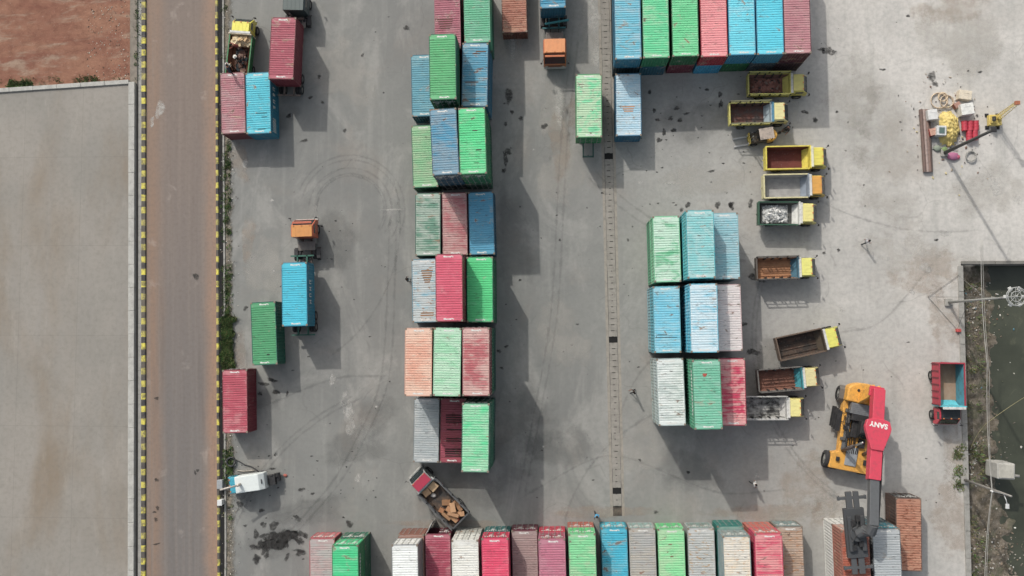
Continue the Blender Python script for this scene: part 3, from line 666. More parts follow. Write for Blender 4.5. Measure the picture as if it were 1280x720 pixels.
stack(1, (567.9,241), (569,318.5), 'pinkish worn container between the dull green and the dark blue one', '#b5686c', side='#6b3035', worn='#bfae a4'.replace(' ', ''), wa=.6, rust=.1, group=MD, seed=9)
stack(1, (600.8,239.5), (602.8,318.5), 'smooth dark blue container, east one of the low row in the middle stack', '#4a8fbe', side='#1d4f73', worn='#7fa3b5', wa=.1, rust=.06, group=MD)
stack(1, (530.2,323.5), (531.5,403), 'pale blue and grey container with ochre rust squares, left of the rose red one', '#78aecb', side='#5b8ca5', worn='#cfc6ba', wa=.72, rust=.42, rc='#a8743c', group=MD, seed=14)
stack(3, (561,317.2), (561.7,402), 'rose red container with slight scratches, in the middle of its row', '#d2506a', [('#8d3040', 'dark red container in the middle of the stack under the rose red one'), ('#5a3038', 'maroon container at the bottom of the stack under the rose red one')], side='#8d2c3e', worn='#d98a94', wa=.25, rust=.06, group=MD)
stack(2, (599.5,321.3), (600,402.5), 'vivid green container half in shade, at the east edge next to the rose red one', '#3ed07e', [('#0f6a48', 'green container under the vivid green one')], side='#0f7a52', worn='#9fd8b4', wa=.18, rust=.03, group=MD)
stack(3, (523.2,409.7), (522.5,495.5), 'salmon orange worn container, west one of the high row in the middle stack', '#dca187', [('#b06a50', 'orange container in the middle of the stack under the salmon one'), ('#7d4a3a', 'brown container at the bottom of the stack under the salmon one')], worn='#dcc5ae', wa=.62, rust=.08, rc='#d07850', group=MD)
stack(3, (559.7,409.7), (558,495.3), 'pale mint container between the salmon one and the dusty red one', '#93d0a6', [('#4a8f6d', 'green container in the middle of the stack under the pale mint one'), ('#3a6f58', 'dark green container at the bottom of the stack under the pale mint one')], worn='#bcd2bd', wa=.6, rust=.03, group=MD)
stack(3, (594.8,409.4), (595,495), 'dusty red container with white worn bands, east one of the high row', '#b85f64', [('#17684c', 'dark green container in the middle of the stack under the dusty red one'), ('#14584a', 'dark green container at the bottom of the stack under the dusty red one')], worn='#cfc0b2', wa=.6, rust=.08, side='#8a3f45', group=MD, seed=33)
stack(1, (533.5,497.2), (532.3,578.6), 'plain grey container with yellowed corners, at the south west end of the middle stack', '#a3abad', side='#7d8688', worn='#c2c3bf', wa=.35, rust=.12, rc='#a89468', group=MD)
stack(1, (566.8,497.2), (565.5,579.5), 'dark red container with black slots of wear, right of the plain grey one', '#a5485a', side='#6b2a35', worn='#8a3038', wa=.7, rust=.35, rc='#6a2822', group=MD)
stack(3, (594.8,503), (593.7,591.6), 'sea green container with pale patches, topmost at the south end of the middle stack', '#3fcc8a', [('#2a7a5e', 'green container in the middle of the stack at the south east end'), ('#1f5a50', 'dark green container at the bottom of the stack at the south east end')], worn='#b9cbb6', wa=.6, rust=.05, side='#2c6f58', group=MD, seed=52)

# north block: seven abreast, two high, long boxes running out of the frame
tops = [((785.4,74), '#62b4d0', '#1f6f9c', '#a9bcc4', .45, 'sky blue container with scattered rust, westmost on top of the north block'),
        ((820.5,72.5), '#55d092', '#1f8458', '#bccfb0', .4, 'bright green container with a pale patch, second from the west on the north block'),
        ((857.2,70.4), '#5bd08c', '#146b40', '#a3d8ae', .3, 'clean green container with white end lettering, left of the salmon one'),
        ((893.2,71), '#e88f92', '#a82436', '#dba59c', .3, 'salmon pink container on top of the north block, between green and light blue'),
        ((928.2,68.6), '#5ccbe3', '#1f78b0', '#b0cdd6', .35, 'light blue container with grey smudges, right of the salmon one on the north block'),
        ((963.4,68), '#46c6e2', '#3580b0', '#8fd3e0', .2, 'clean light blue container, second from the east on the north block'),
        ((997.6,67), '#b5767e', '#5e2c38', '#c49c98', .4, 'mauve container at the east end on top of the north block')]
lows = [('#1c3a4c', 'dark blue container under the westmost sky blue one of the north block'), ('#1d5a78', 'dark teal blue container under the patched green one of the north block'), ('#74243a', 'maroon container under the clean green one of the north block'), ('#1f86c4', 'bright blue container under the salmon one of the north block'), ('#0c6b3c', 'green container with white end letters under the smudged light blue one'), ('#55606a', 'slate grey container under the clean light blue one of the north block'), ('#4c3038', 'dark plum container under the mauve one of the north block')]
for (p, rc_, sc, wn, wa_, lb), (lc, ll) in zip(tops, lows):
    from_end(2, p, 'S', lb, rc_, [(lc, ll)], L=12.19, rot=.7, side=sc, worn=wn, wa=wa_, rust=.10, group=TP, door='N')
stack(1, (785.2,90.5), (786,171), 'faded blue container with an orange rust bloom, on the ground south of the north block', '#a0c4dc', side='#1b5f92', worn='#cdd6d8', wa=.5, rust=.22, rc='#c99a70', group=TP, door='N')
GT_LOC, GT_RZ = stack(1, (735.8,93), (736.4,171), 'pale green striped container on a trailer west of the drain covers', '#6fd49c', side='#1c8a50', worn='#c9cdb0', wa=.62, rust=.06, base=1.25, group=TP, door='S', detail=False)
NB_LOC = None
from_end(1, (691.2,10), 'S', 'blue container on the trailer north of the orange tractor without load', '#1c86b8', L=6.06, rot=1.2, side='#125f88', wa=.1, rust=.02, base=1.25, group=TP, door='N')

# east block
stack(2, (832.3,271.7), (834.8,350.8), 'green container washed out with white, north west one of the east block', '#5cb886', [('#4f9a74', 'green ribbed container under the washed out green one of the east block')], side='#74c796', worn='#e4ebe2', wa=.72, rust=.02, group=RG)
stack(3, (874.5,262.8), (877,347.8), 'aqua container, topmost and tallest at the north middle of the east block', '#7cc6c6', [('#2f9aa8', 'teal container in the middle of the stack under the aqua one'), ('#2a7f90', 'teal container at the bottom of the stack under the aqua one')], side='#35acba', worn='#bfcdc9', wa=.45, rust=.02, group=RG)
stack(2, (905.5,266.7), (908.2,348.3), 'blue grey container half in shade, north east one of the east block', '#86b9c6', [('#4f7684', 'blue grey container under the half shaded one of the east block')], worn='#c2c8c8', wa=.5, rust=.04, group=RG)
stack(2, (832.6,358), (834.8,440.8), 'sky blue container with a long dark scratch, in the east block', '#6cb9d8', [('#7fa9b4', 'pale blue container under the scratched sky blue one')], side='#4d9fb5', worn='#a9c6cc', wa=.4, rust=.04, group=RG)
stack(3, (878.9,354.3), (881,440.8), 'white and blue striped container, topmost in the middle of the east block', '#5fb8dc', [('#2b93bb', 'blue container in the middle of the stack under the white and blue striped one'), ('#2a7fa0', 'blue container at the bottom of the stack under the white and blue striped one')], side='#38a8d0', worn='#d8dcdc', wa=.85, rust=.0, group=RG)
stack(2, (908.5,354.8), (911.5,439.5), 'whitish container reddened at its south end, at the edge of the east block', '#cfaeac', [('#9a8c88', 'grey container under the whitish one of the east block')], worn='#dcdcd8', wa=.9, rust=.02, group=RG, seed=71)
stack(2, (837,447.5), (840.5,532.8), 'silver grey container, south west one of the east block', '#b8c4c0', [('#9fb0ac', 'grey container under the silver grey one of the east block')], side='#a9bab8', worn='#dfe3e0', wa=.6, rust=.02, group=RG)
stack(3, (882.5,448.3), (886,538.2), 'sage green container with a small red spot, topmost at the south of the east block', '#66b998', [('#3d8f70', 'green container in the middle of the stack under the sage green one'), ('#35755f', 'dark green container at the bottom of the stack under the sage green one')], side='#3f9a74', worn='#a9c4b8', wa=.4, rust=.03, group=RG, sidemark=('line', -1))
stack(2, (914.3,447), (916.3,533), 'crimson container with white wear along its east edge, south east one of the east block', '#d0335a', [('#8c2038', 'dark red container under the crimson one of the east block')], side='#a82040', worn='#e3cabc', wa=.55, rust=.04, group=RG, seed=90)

# south row: doors face north
def south(level, p, label, roof, lowers=(), **kw): from_end(level, p, 'N', label, roof, lowers, group=BT, door='N', rot=kw.pop('rot', 1.4), **kw)
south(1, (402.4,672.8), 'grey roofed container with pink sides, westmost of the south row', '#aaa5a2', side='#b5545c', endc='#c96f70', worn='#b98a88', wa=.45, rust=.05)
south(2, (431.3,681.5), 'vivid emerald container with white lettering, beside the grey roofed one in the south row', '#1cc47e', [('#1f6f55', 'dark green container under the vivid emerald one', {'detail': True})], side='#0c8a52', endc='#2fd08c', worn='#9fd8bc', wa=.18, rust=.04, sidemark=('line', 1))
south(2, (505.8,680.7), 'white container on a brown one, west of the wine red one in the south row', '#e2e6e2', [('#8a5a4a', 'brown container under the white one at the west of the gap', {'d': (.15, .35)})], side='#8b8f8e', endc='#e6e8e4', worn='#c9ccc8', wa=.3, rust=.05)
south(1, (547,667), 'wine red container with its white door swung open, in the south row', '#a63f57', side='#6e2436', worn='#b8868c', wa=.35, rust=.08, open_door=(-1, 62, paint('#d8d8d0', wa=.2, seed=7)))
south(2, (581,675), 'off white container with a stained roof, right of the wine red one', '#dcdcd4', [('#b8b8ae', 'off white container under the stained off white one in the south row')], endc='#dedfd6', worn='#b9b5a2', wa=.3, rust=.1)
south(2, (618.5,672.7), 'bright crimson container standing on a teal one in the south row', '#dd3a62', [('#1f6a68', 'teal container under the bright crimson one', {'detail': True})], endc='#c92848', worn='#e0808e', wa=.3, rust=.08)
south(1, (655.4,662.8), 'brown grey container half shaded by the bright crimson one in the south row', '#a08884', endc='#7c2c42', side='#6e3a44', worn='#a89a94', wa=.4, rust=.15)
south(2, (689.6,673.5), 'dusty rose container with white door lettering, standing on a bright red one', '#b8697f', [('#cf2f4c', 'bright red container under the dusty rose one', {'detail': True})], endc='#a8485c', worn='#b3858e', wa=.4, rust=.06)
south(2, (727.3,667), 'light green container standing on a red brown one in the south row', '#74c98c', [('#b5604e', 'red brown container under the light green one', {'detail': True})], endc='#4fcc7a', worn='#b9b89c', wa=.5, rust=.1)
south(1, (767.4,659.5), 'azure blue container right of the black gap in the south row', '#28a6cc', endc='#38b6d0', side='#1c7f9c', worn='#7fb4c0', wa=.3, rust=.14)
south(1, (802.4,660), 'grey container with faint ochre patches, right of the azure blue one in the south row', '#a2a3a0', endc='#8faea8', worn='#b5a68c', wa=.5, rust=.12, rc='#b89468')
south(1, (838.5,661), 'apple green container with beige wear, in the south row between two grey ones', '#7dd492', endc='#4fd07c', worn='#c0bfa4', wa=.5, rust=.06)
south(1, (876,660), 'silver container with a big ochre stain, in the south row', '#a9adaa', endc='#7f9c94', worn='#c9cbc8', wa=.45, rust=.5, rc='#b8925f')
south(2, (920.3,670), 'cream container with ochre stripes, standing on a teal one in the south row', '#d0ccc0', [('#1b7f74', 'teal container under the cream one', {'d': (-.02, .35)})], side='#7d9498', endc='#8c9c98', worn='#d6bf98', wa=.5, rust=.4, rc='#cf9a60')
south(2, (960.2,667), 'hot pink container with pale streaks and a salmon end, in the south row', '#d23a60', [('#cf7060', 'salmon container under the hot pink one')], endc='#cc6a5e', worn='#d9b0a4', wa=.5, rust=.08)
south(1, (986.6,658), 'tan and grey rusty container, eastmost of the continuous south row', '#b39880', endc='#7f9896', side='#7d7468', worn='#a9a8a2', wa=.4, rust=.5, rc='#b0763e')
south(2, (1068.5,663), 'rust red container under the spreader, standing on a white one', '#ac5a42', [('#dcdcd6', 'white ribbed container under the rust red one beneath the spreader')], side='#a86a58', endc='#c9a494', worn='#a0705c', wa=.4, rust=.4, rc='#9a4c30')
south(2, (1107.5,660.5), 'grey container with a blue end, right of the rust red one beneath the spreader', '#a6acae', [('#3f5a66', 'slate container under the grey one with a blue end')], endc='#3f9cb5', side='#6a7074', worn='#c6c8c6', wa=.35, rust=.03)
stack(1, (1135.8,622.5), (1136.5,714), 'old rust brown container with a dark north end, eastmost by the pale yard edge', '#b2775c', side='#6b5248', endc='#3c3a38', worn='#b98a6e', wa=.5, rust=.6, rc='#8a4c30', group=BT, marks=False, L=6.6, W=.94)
# marks of wear particular to single roofs
def on_roof(start, nm, rects, h, z=CH - .006):
    for t in [o for o in COL.objects if o.get('label', '').startswith(start)]:
        m = MB()
        for x, y, w_, l_ in rects: m.slab([(x - w_ / 2, y - l_ / 2), (x + w_ / 2 - rnd.uniform(0, .12), y - l_ / 2), (x + w_ / 2, y + l_ / 2), (x - w_ / 2 + rnd.uniform(0, .12), y + l_ / 2)], z - .004, z)
        o = m.build(nm, flat(h, .85, 0, .45), t); o['kind'] = 'stuff'
PT = .2182
def rows(y0, n, x, w, taper=0): return [(x, y0 - i * PT, w - i * taper, .115) for i in range(n)]
on_roof('pale blue and grey container', 'rust_patch', rows(1.9, 6, .25, 1.15, .11) + rows(-2.15, 2, .2, 1.3), '#9a6c38')
on_roof('dark red container with black', 'worn_slots', rows(1.45, 4, .15, 1.7) + rows(.1, 1, .1, 1.5) + rows(-.75, 2, .1, 1.6) + rows(-1.75, 4, .1, 1.7), '#3a1418')
on_roof('sky blue container with a long', 'scratch', [(-.1, -1.62, 2.0, .05), (-.45, -1.38, .9, .06), (-.95, -1.5, .05, .25)], '#2a2a2c')
on_roof('sage green container', 'red_spot', [(-.15, 1.75, .42, .16), (-.15, 1.62, .3, .12)], '#c0503c')
on_roof('worn blue container', 'rust_patch', [(.55, 2.2, 1.0, .12), (.1, 1.98, .8, .07), (-.3, -.7, 1.3, .10), (.5, .6, .7, .05)], '#6b5040')
on_roof('bright green container with rusty dents', 'dent', [(.25, .92, .5, .09), (.55, -.85, .6, .11), (.3, -2.0, .5, .05)], '#4a3a30')
on_roof('bright cyan container', 'scratch', [(.3, -1.0, 1.1, .06), (.6, -1.4, .6, .06), (.3, -2.6, .8, .07)], '#28404a')
on_roof('dull pink container', 'scratch', [(.3, -1.35, 1.1, .05), (.5, -1.5, .7, .05)], '#c9b89c')
on_roof('mid green container', 'scratch', [(.35, -2.05, .35, .12)], '#2a3a30')
on_roof('faded blue container', 'rust_patch', rows(-.2, 3, 0, 1.3, .2), '#c99468')
on_roof('faded maroon container', 'rust_patch', rows(-.2, 5, -.2, 1.6, .15), '#6a3a34')
on_roof('apple green container', 'rust_patch', [(-.1, 1.6, .4, .08), (-.35, .9, .2, .1), (0, .5, .3, .1)], '#8a5a40')
on_roof('light blue container with grey', 'smudge', rows(2.2, 4, -.5, .6, .05) + rows(2.1, 2, .7, .5), '#7c7f86')
# low rusty cargo body at the north edge
stack(1, (641.4,-38), (643.5,43), 'rusty brown low container with a straw strewn roof at the north edge of the yard', '#b07058', side='#6e3c2c', worn='#b99a78', wa=.4, rust=.6, rc='#9a4f34', base=-.6, group=MD, marks=False)

# ------------------------------------------------------------------ vehicles
M_TYRE = flat('#26262a', .9, 0, .3, 1); M_RIM = flat('#9a9a94', .5, .3, .3); M_GLASS = flat('#202a2c', .12, 0, 0, 1); M_BLK = flat('#232325', .6, 0, .3, 1)
M_CHAS = flat('#4a3f3a', .7, .1, .4); M_LAMP = flat('#f0ece0', .2, 0, 0)
WM = {}
def wheel(parent, x, y, r=.5, wd=.28, lab=None):
    if (r, wd) not in WM:
        m = MB(); n = 20; pr = [(-wd / 2, r * .62), (-wd / 2, r * .94), (-wd * .36, r), (wd * .36, r), (wd / 2, r * .94), (wd / 2, r * .62)]
        for i, (a, b) in enumerate(pr):
            for k in range(n): g = 2 * math.pi * k / n; m.v.append((math.cos(g) * b, a, math.sin(g) * b))
        for i in range(len(pr) - 1):
            for k in range(n): m.f.append((i * n + k, i * n + (k + 1) % n, (i + 1) * n + (k + 1) % n, (i + 1) * n + k)); m.mi.append(0)
        t_ = m.mesh('wheel', True); m = MB(); m.tube([(0, -wd * .35, 0), (0, wd * .35, 0)], r * .63, 14)
        m.tube([(0, -wd * .5, 0), (0, wd * .5, 0)], r * .25, 8); WM[(r, wd)] = (t_, m.mesh('rim'))
    t_, r_ = WM[(r, wd)]; o = obj('wheel', t_, M_TYRE, parent, loc=(x, y, r)); obj('rim', r_, M_RIM, o); return o

def cab(t, x0, L, W, zr, roofc, bodyc, visor=None, glassc=None, shield=True):
    """forward control cab, rear wall at x0; roof panel narrower than the body, raked windscreen"""
    hw = W / 2; m = MB()
    m.prism([(x0, .62), (x0, zr - .10), (x0 + L * .62, zr - .10), (x0 + L * .97, 1.42), (x0 + L, 1.25), (x0 + L, .52), (x0 + L * .8, .52), (x0 + L * .75, .95), (x0 + L * .2, .95), (x0 + L * .15, .62)], -hw, hw)
    m.build('cab_body', flat(bodyc, .4, 0, .2), t, bevel=.06, seg=3)
    m = MB(); m.box((x0 + L * .30, 0, zr - .04), (L * .62, W * .90, .16))
    for y in (-.28, -.09, .09, .28): m.box((x0 + L * .30, y * W, zr + .045), (L * .50, .05, .02))
    m.build('cab_roof', flat(roofc, .38, 0, .12), t, bevel=.06, seg=3)
    a = (x0 + L * .637, zr - .136); b = (x0 + L * .957, 1.447); nx_, nz_ = (b[1] - a[1]), -(b[0] - a[0]); k = -.016 / math.hypot(nx_, nz_)
    m = MB(); m.add([(a[0] + nx_ * k, -hw * .86, a[1] + nz_ * k), (a[0] + nx_ * k, hw * .86, a[1] + nz_ * k), (b[0] + nx_ * k, hw * .92, b[1] + nz_ * k), (b[0] + nx_ * k, -hw * .92, b[1] + nz_ * k)], [(0, 1, 2, 3)])
    m.build('windscreen', M_GLASS, t)
    for s_ in (-1, 1):
        m = MB(); m.box((x0 + L * .42, s_ * (hw + .004), zr - .48), (L * .46, .014, .48)); sw = m.build('side_window', M_GLASS, t)
        m = MB(); m.box((x0 + L * .42, s_ * (hw + .006), 1.15), (L * .52, .016, .55)); d_ = m.build('door', flat(bodyc, .4, 0, .2), t)
        m = MB(); m.box((x0 + L * .22, s_ * (hw + .022), 1.36), (.14, .03, .03)); m.build('handle', M_BLK, d_)
        m = MB(); m.tube([(x0 + L * .86, s_ * hw, zr - .35), (x0 + L * 1.02, s_ * (hw + .14), zr - .30)], .02, 6); m.box((x0 + L * 1.03, s_ * (hw + .20), zr - .50), (.06, .17, .36)); m.build('mirror', M_BLK, t)
        m = MB(); m.box((x0 + L + .012, s_ * hw * .72, .86), (.03, .30, .16)); m.build('headlight', M_LAMP, t, bevel=.01)
    m = MB(); m.box((x0 + L + .06, 0, .58), (.16, W * 1.0, .26)); m.build('bumper', flat('#b9b9b2', .5, 0, .4), t, bevel=.03)
    m = MB(); m.box((x0 + L + .008, 0, 1.03), (.03, W * .66, .16)); m.build('grille', M_BLK, t)
    for y in (-.22, .18):
        m = MB(); m.tube([(x0 + L * .965, y * W, 1.46), (x0 + L * .80, y * W + .22, 1.80)], .018, 5); m.build('wiper', M_BLK, t)
    m = MB()
    for y in (-.36, 0, .36): m.box((x0 + L * .58, y * W, zr + .06), (.10, .12, .06))
    m.build('marker_lamps', flat('#d8803a', .3, 0, 0), t)
    if visor:
        m = MB(); m.box((x0 + L * .76, 0, zr - .06), (.20, W * .86, .05)); m.build('sun_visor', flat(visor, .5), t, bevel=.02)
def chassis(t, x0, x1, W=.8, z=.72, wheels=(), r=.5, col=None):
    m = MB()
    for s_ in (-1, 1): m.box(((x0 + x1) / 2, s_ * W / 2, z), (x1 - x0, .09, .24))
    n = max(2, int((x1 - x0) / 1.1))
    for i in range(n + 1): m.box((x0 + .1 + (x1 - x0 - .2) * i / n, 0, z), (.10, W - .09, .15))
    m.build('chassis', col or M_CHAS, t)
    for x, w_, dual in wheels:
        for s_ in (-1, 1):
            wheel(t, x, s_ * (w_ / 2 - .14), r)
            if dual: wheel(t, x, s_ * (w_ / 2 - .46), r)
def pose(pr, pf, z):
    a, b = at(*pr, z), at(*pf, z); v = b - a; return Vector(((a.x + b.x) / 2, (a.y + b.y) / 2, 0)), math.atan2(v.y, v.x), v.length
def lining(h, h2, nm='bed_lining', rust=.5):
    m = NT(nm); v = m.coords(); f = m.noise(v, 1.3, 7, .65, .3)
    c = m.mix(m.ramp(f, .35, .65), lin(h), lin(h2)); c = m.mix(m.ramp(m.noise(m.coords((1, 3.5, 2)), 1.2, 6, .65), .52, .66, 0, rust), c, lin('#5a3a2c'))
    c = m.mix(m.ramp(m.noise(v, 6, 4, .6), .6, .72, 0, .5), c, lin('#b8ada0')); m.color(c); m.b.inputs['Roughness'].default_value = .85; m.bump(f, .3, .02); return m.m
def truck(label, pr, pf, out, inn, inn2, headc, roofc, bodyc=None, W=2.15, zt=1.75, zf=1.0, rails=False, railc=None, Lc=1.50, flare=.10, boards=0, group='dump trucks parked in a row', cat='truck', gap=.26, rimc=None, wallc=None, cabroof=None, rust=.5, rib=True, zc=2.25, visor=None, name='dump_truck', tailopen=False, ribc=None, zref=2.0, wh=None):
    loc, rz, L = pose(pr, pf, zref); t = thing(name, label, cat, loc, rz, group)
    x0, x1 = -L / 2, L / 2; xb = x1 - Lc - gap; hb = W / 2
    mo = flat(out, .5, 0, .35); mi = lining(inn, inn2, 'bed_lining_' + inn.strip('#'), rust); mr = flat(rimc or out, .5, 0, .3)
    m = MB(); th = .07; f = flare
    # outer shell: floor, two sides leaning out a little, tail board
    m.box(((x0 + xb) / 2, 0, zf - .06), (xb - x0 - .1, W - .12, .10))
    for s_ in (-1, 1):
        y0, y1 = s_ * (hb - f), s_ * hb
        m.add([(x0, y0, zf - .1), (xb, y0, zf - .1), (xb, y1, zt), (x0, y1, zt), (x0, y0 - s_ * th, zf - .1), (xb, y0 - s_ * th, zf - .1), (xb, y1 - s_ * th, zt), (x0, y1 - s_ * th, zt)],
              [(0, 1, 2, 3), (4, 7, 6, 5), (0, 4, 5, 1), (3, 2, 6, 7), (0, 3, 7, 4), (1, 5, 6, 2)])
    m.build('cargo_bed', mo, t)
    m = MB()
    for s_ in (-1, 1):
        n = 7
        if rib:
            for i in range(n):
                x = x0 + .12 + (xb - x0 - .24) * i / (n - 1)
                m.add([(x - .045, s_ * (hb - f), zf - .1), (x + .045, s_ * (hb - f), zf - .1), (x + .045, s_ * hb, zt), (x - .045, s_ * hb, zt), (x - .045, s_ * (hb - f + .07), zf - .1), (x + .045, s_ * (hb - f + .07), zf - .1), (x + .045, s_ * (hb + .055), zt - .02), (x - .045, s_ * (hb + .055), zt - .02)], [(0, 1, 2, 3), (4, 5, 6, 7), (0, 1, 5, 4), (2, 3, 7, 6), (0, 3, 7, 4), (1, 2, 6, 5)])
    if rib: m.build('side_rib', flat(ribc or out, .5, 0, .3), t)
    m = MB()
    for s_ in (-1, 1): m.box(((x0 + xb) / 2, s_ * (hb - .02), zt + .03), (xb - x0, .13, .07))
    m.build('top_rim', mr, t, bevel=.015)
    m = MB(); e = .006
    m.add([(x0 + .06, -(hb - f - th - .0), zf), (xb - .08, -(hb - f - th), zf), (xb - .08, hb - f - th, zf), (x0 + .06, hb - f - th, zf)], [(0, 1, 2, 3)])
    for s_ in (-1, 1): m.add([(x0 + .06, s_ * (hb - f - th - e), zf), (xb - .08, s_ * (hb - f - th - e), zf), (xb - .08, s_ * (hb - th - e), zt - .01), (x0 + .06, s_ * (hb - th - e), zt - .01)], [(0, 1, 2, 3)])
    if boards:
        for i in range(boards): y = -(hb - .4) + (W - .8) * i / (boards - 1); m.box(((x0 + xb) / 2, y, zf + .035), (xb - x0 - .4, .09, .07))
    m.build('bed_lining', mi, t)
    if wallc:
        m = MB(); m.add([(x0 + .07, hb - f - th - .02, zf + .02), (xb - .09, hb - f - th - .02, zf + .02), (xb - .09, hb - th - .02, zt - .02), (x0 + .07, hb - th - .02, zt - .02)], [(0, 1, 2, 3)]); m.build('inner_wall', flat(wallc, .6, 0, .4), t)
    m = MB(); m.box((xb - .02, 0, (zf + zt) / 2 + .16), (.10, W, zt - zf + .42))
    m.add([(xb - .06, -hb * .8, zf), (xb - .06, hb * .8, zf), (xb - .50, hb * .8, zf + .01), (xb - .50, -hb * .8, zf + .01), (xb - .07, -hb * .9, zf + .5), (xb - .07, hb * .9, zf + .5)], [(3, 2, 5, 4), (0, 3, 4), (1, 5, 2)])
    hd = m.build('headboard', mo if headc == out else flat(headc, .5, 0, .35), t, bevel=.01)
    m = MB(); m.box((xb + .13, 0, zt + .38), (.22, W * .90, .06)); m.build('cab_shield', flat(visor or ('#d8d8d2' if headc != '#ecd92e' else '#e8e6c8'), .6, 0, .35), t, bevel=.01)
    m = MB(); m.box((x0 + .02, 0, (zf + zt) / 2), (.08, W - .02, zt - zf + .05)); m.box((x0 - .02, 0, zf + .15), (.05, .1, zt - zf)); m.box((x0 + .02, 0, zt + .035), (.13, W + .06, .075)); m.build('tailgate', mr, t, bevel=.01)
    if rails:
        mrail = flat(railc or out, .5, 0, .3)
        for s_ in (-1, 1):
            m = MB(); yy = s_ * (hb + .02)
            m.box(((x0 + xb) / 2, yy, zt + .62), (xb - x0, .07, .08)); m.box(((x0 + xb) / 2, yy, zt + .32), (xb - x0, .04, .05))
            sr = m.build('side_rail', mrail, t); m = MB()
            for i in range(5): m.box((x0 + .05 + (xb - x0 - .1) * i / 4, yy, zt + .32), (.09, .09, .66))
            for i in range(1, 5): m.box((x0 + .05 + (xb - x0 - .1) * i / 5, s_ * (hb - .15), (zt + zf) / 2 + .2), (.09, .12, zt - zf + .4))
            m.build('rail_posts', M_BLK, sr)
    cab(t, x1 - Lc, Lc, W * .82, zc, roofc, bodyc or roofc)
    chassis(t, x0 + .15, x1 - Lc * .6, wheels=((x0 + 1.25, W - .1, True), (x1 - Lc * .55, W - .12, False)), r=.45)
    for s_ in (-1, 1):
        m = MB(); m.box((x0 + 1.25, s_ * (hb - .28), 1.0 - .07), (1.15, .5, .03)); m.build('mudguard', M_BLK, t)
    m = MB(); m.tube([(x0 + 2.6, -.75, .68), (x0 + 3.3, -.75, .68)], .22, 12); m.build('fuel_tank', flat('#8a8a84', .5, .4, .3), t)
    for s_ in (-1, 1):
        m = MB(); m.box((x0 + .1, s_ * .8, .72), (.04, .22, .12)); m.build('tail_light', flat('#a02018', .4, 0, 0), t)
    return t, loc, rz, (x0, xb, x1, zf, zt, hb)

def rubble(name, label, loc, rz, x0, x1, hy, z, h, cols, n=90, cat='load', sz=(.08, .24), mound=True, seed=1, group=None):
    rr = random.Random(seed); t = thing(name, label, cat, loc, rz, group); m = MB(); nx_, ny_ = 26, 14
    def hh(u, v): return h * max(0, (1 - u * u)) ** .6 * max(0, 1 - v * v) ** .6 * (1 + .5 * mn.noise(Vector((u * 3 + seed, v * 3, 0)))) + .02
    vs = [((x0 + x1) / 2 + (x1 - x0) / 2 * (2 * i / (nx_ - 1) - 1), hy * (2 * j / (ny_ - 1) - 1), z + hh(2 * i / (nx_ - 1) - 1, 2 * j / (ny_ - 1) - 1)) for j in range(ny_) for i in range(nx_)]
    m.add(vs, [(j * nx_ + i, j * nx_ + i + 1, (j + 1) * nx_ + i + 1, (j + 1) * nx_ + i) for j in range(ny_ - 1) for i in range(nx_ - 1)])
    m.build('heap', lining(cols[0], cols[1], 'heap_' + cols[0].strip('#'), .2), t, smooth=True)
    m = MB()
    for _ in range(n):
        u, v = rr.uniform(-.95, .95), rr.uniform(-.95, .95); s_ = rr.uniform(*sz)
        M = Matrix.Rotation(rr.uniform(0, 6), 3, 'Z') @ Matrix.Rotation(rr.uniform(-.7, .7), 3, 'X')
        m.box(((x0 + x1) / 2 + (x1 - x0) / 2 * u, hy * v, z + hh(u, v) + s_ * .2), (s_ * rr.uniform(.6, 1.6), s_, s_ * .5), mi=rr.randrange(len(cols)), M=M)
    o = m.build('lumps', [flat(c, .85, 0, .2) for c in cols], t); o['kind'] = 'stuff'; return t

Y1, Y2 = '#e0d560', '#ece68a'
t, loc, rz, g = truck('yellow dump truck with ribbed rails, parked tight against the north block of containers', (936,105), (1011.5,104), '#b8b045', '#6b4a42', '#8a6458', '#cfc550', '#d8cc66', '#cabf48', rails=True, railc='#cfc95a', W=2.1, boards=0, rust=.7)
rubble('cargo_load', 'reddish brown scrap lying in the northmost yellow dump truck', loc, rz, g[0] + .4, g[1] - .6, .75, g[3], .16, ['#7a4c40', '#a06a58', '#4c3a36', '#8d7468'], 70, seed=3)
truck('yellow dump truck with a rust burnt bed and a blue cab shield', (912.5,141.5), (987.5,139.5), '#d8cf62', '#59504c', '#6d4034', '#a9b8c0', '#efe49a', rails=True, railc='#8f8c60', W=2.1, rust=.85, visor='#4a7fb0')
truck('clean yellow dump truck with a maroon bed, just east of the forklift', (957.5,197.5), (1036,196), '#e6d233', '#7c3c30', '#6b3228', '#ecd92e', '#ecdf4a', W=2.2, zt=2.0, rust=.3)
truck('pale grey bed dump truck with an orange cab roof, beside the rubble truck', (955,233), (1034,231.5), '#c9bd86', '#9d9c98', '#b4b2ac', '#8f96a8', '#e8a836', '#d8b838', W=2.25, zt=2.0, rust=.15, rimc='#d8cf98')
t, loc, rz, g = truck('green bed dump truck loaded with white rubble, behind a pale yellow cab', (949,266), (1023.5,266.5), '#23633f', '#4c4f4c', '#5c5c58', '#e3e4dc', '#efe384', '#e2d670', W=2.2, rails=False, rimc='#2a5a42', rust=.4)
rubble('rubble_load', 'white broken rubble lying in the green bed of a dump truck', loc, rz, g[0] + .45, g[0] + 2.9, .85, g[3], .42, ['#d9dbd6', '#c2c4c0', '#ecebe6', '#9fa09c'], 220, sz=(.06, .2), seed=5)
truck('dark railed dump truck with an orange brown planked bed and a steel blue headboard', (946.5,335.5), (1022,333.5), '#4a4540', '#c08a5c', '#a9744c', '#4d7694', '#eeea70', '#dcd864', rails=True, railc='#5a5650', W=2.1, boards=4, rust=.35, rimc='#6b6258')
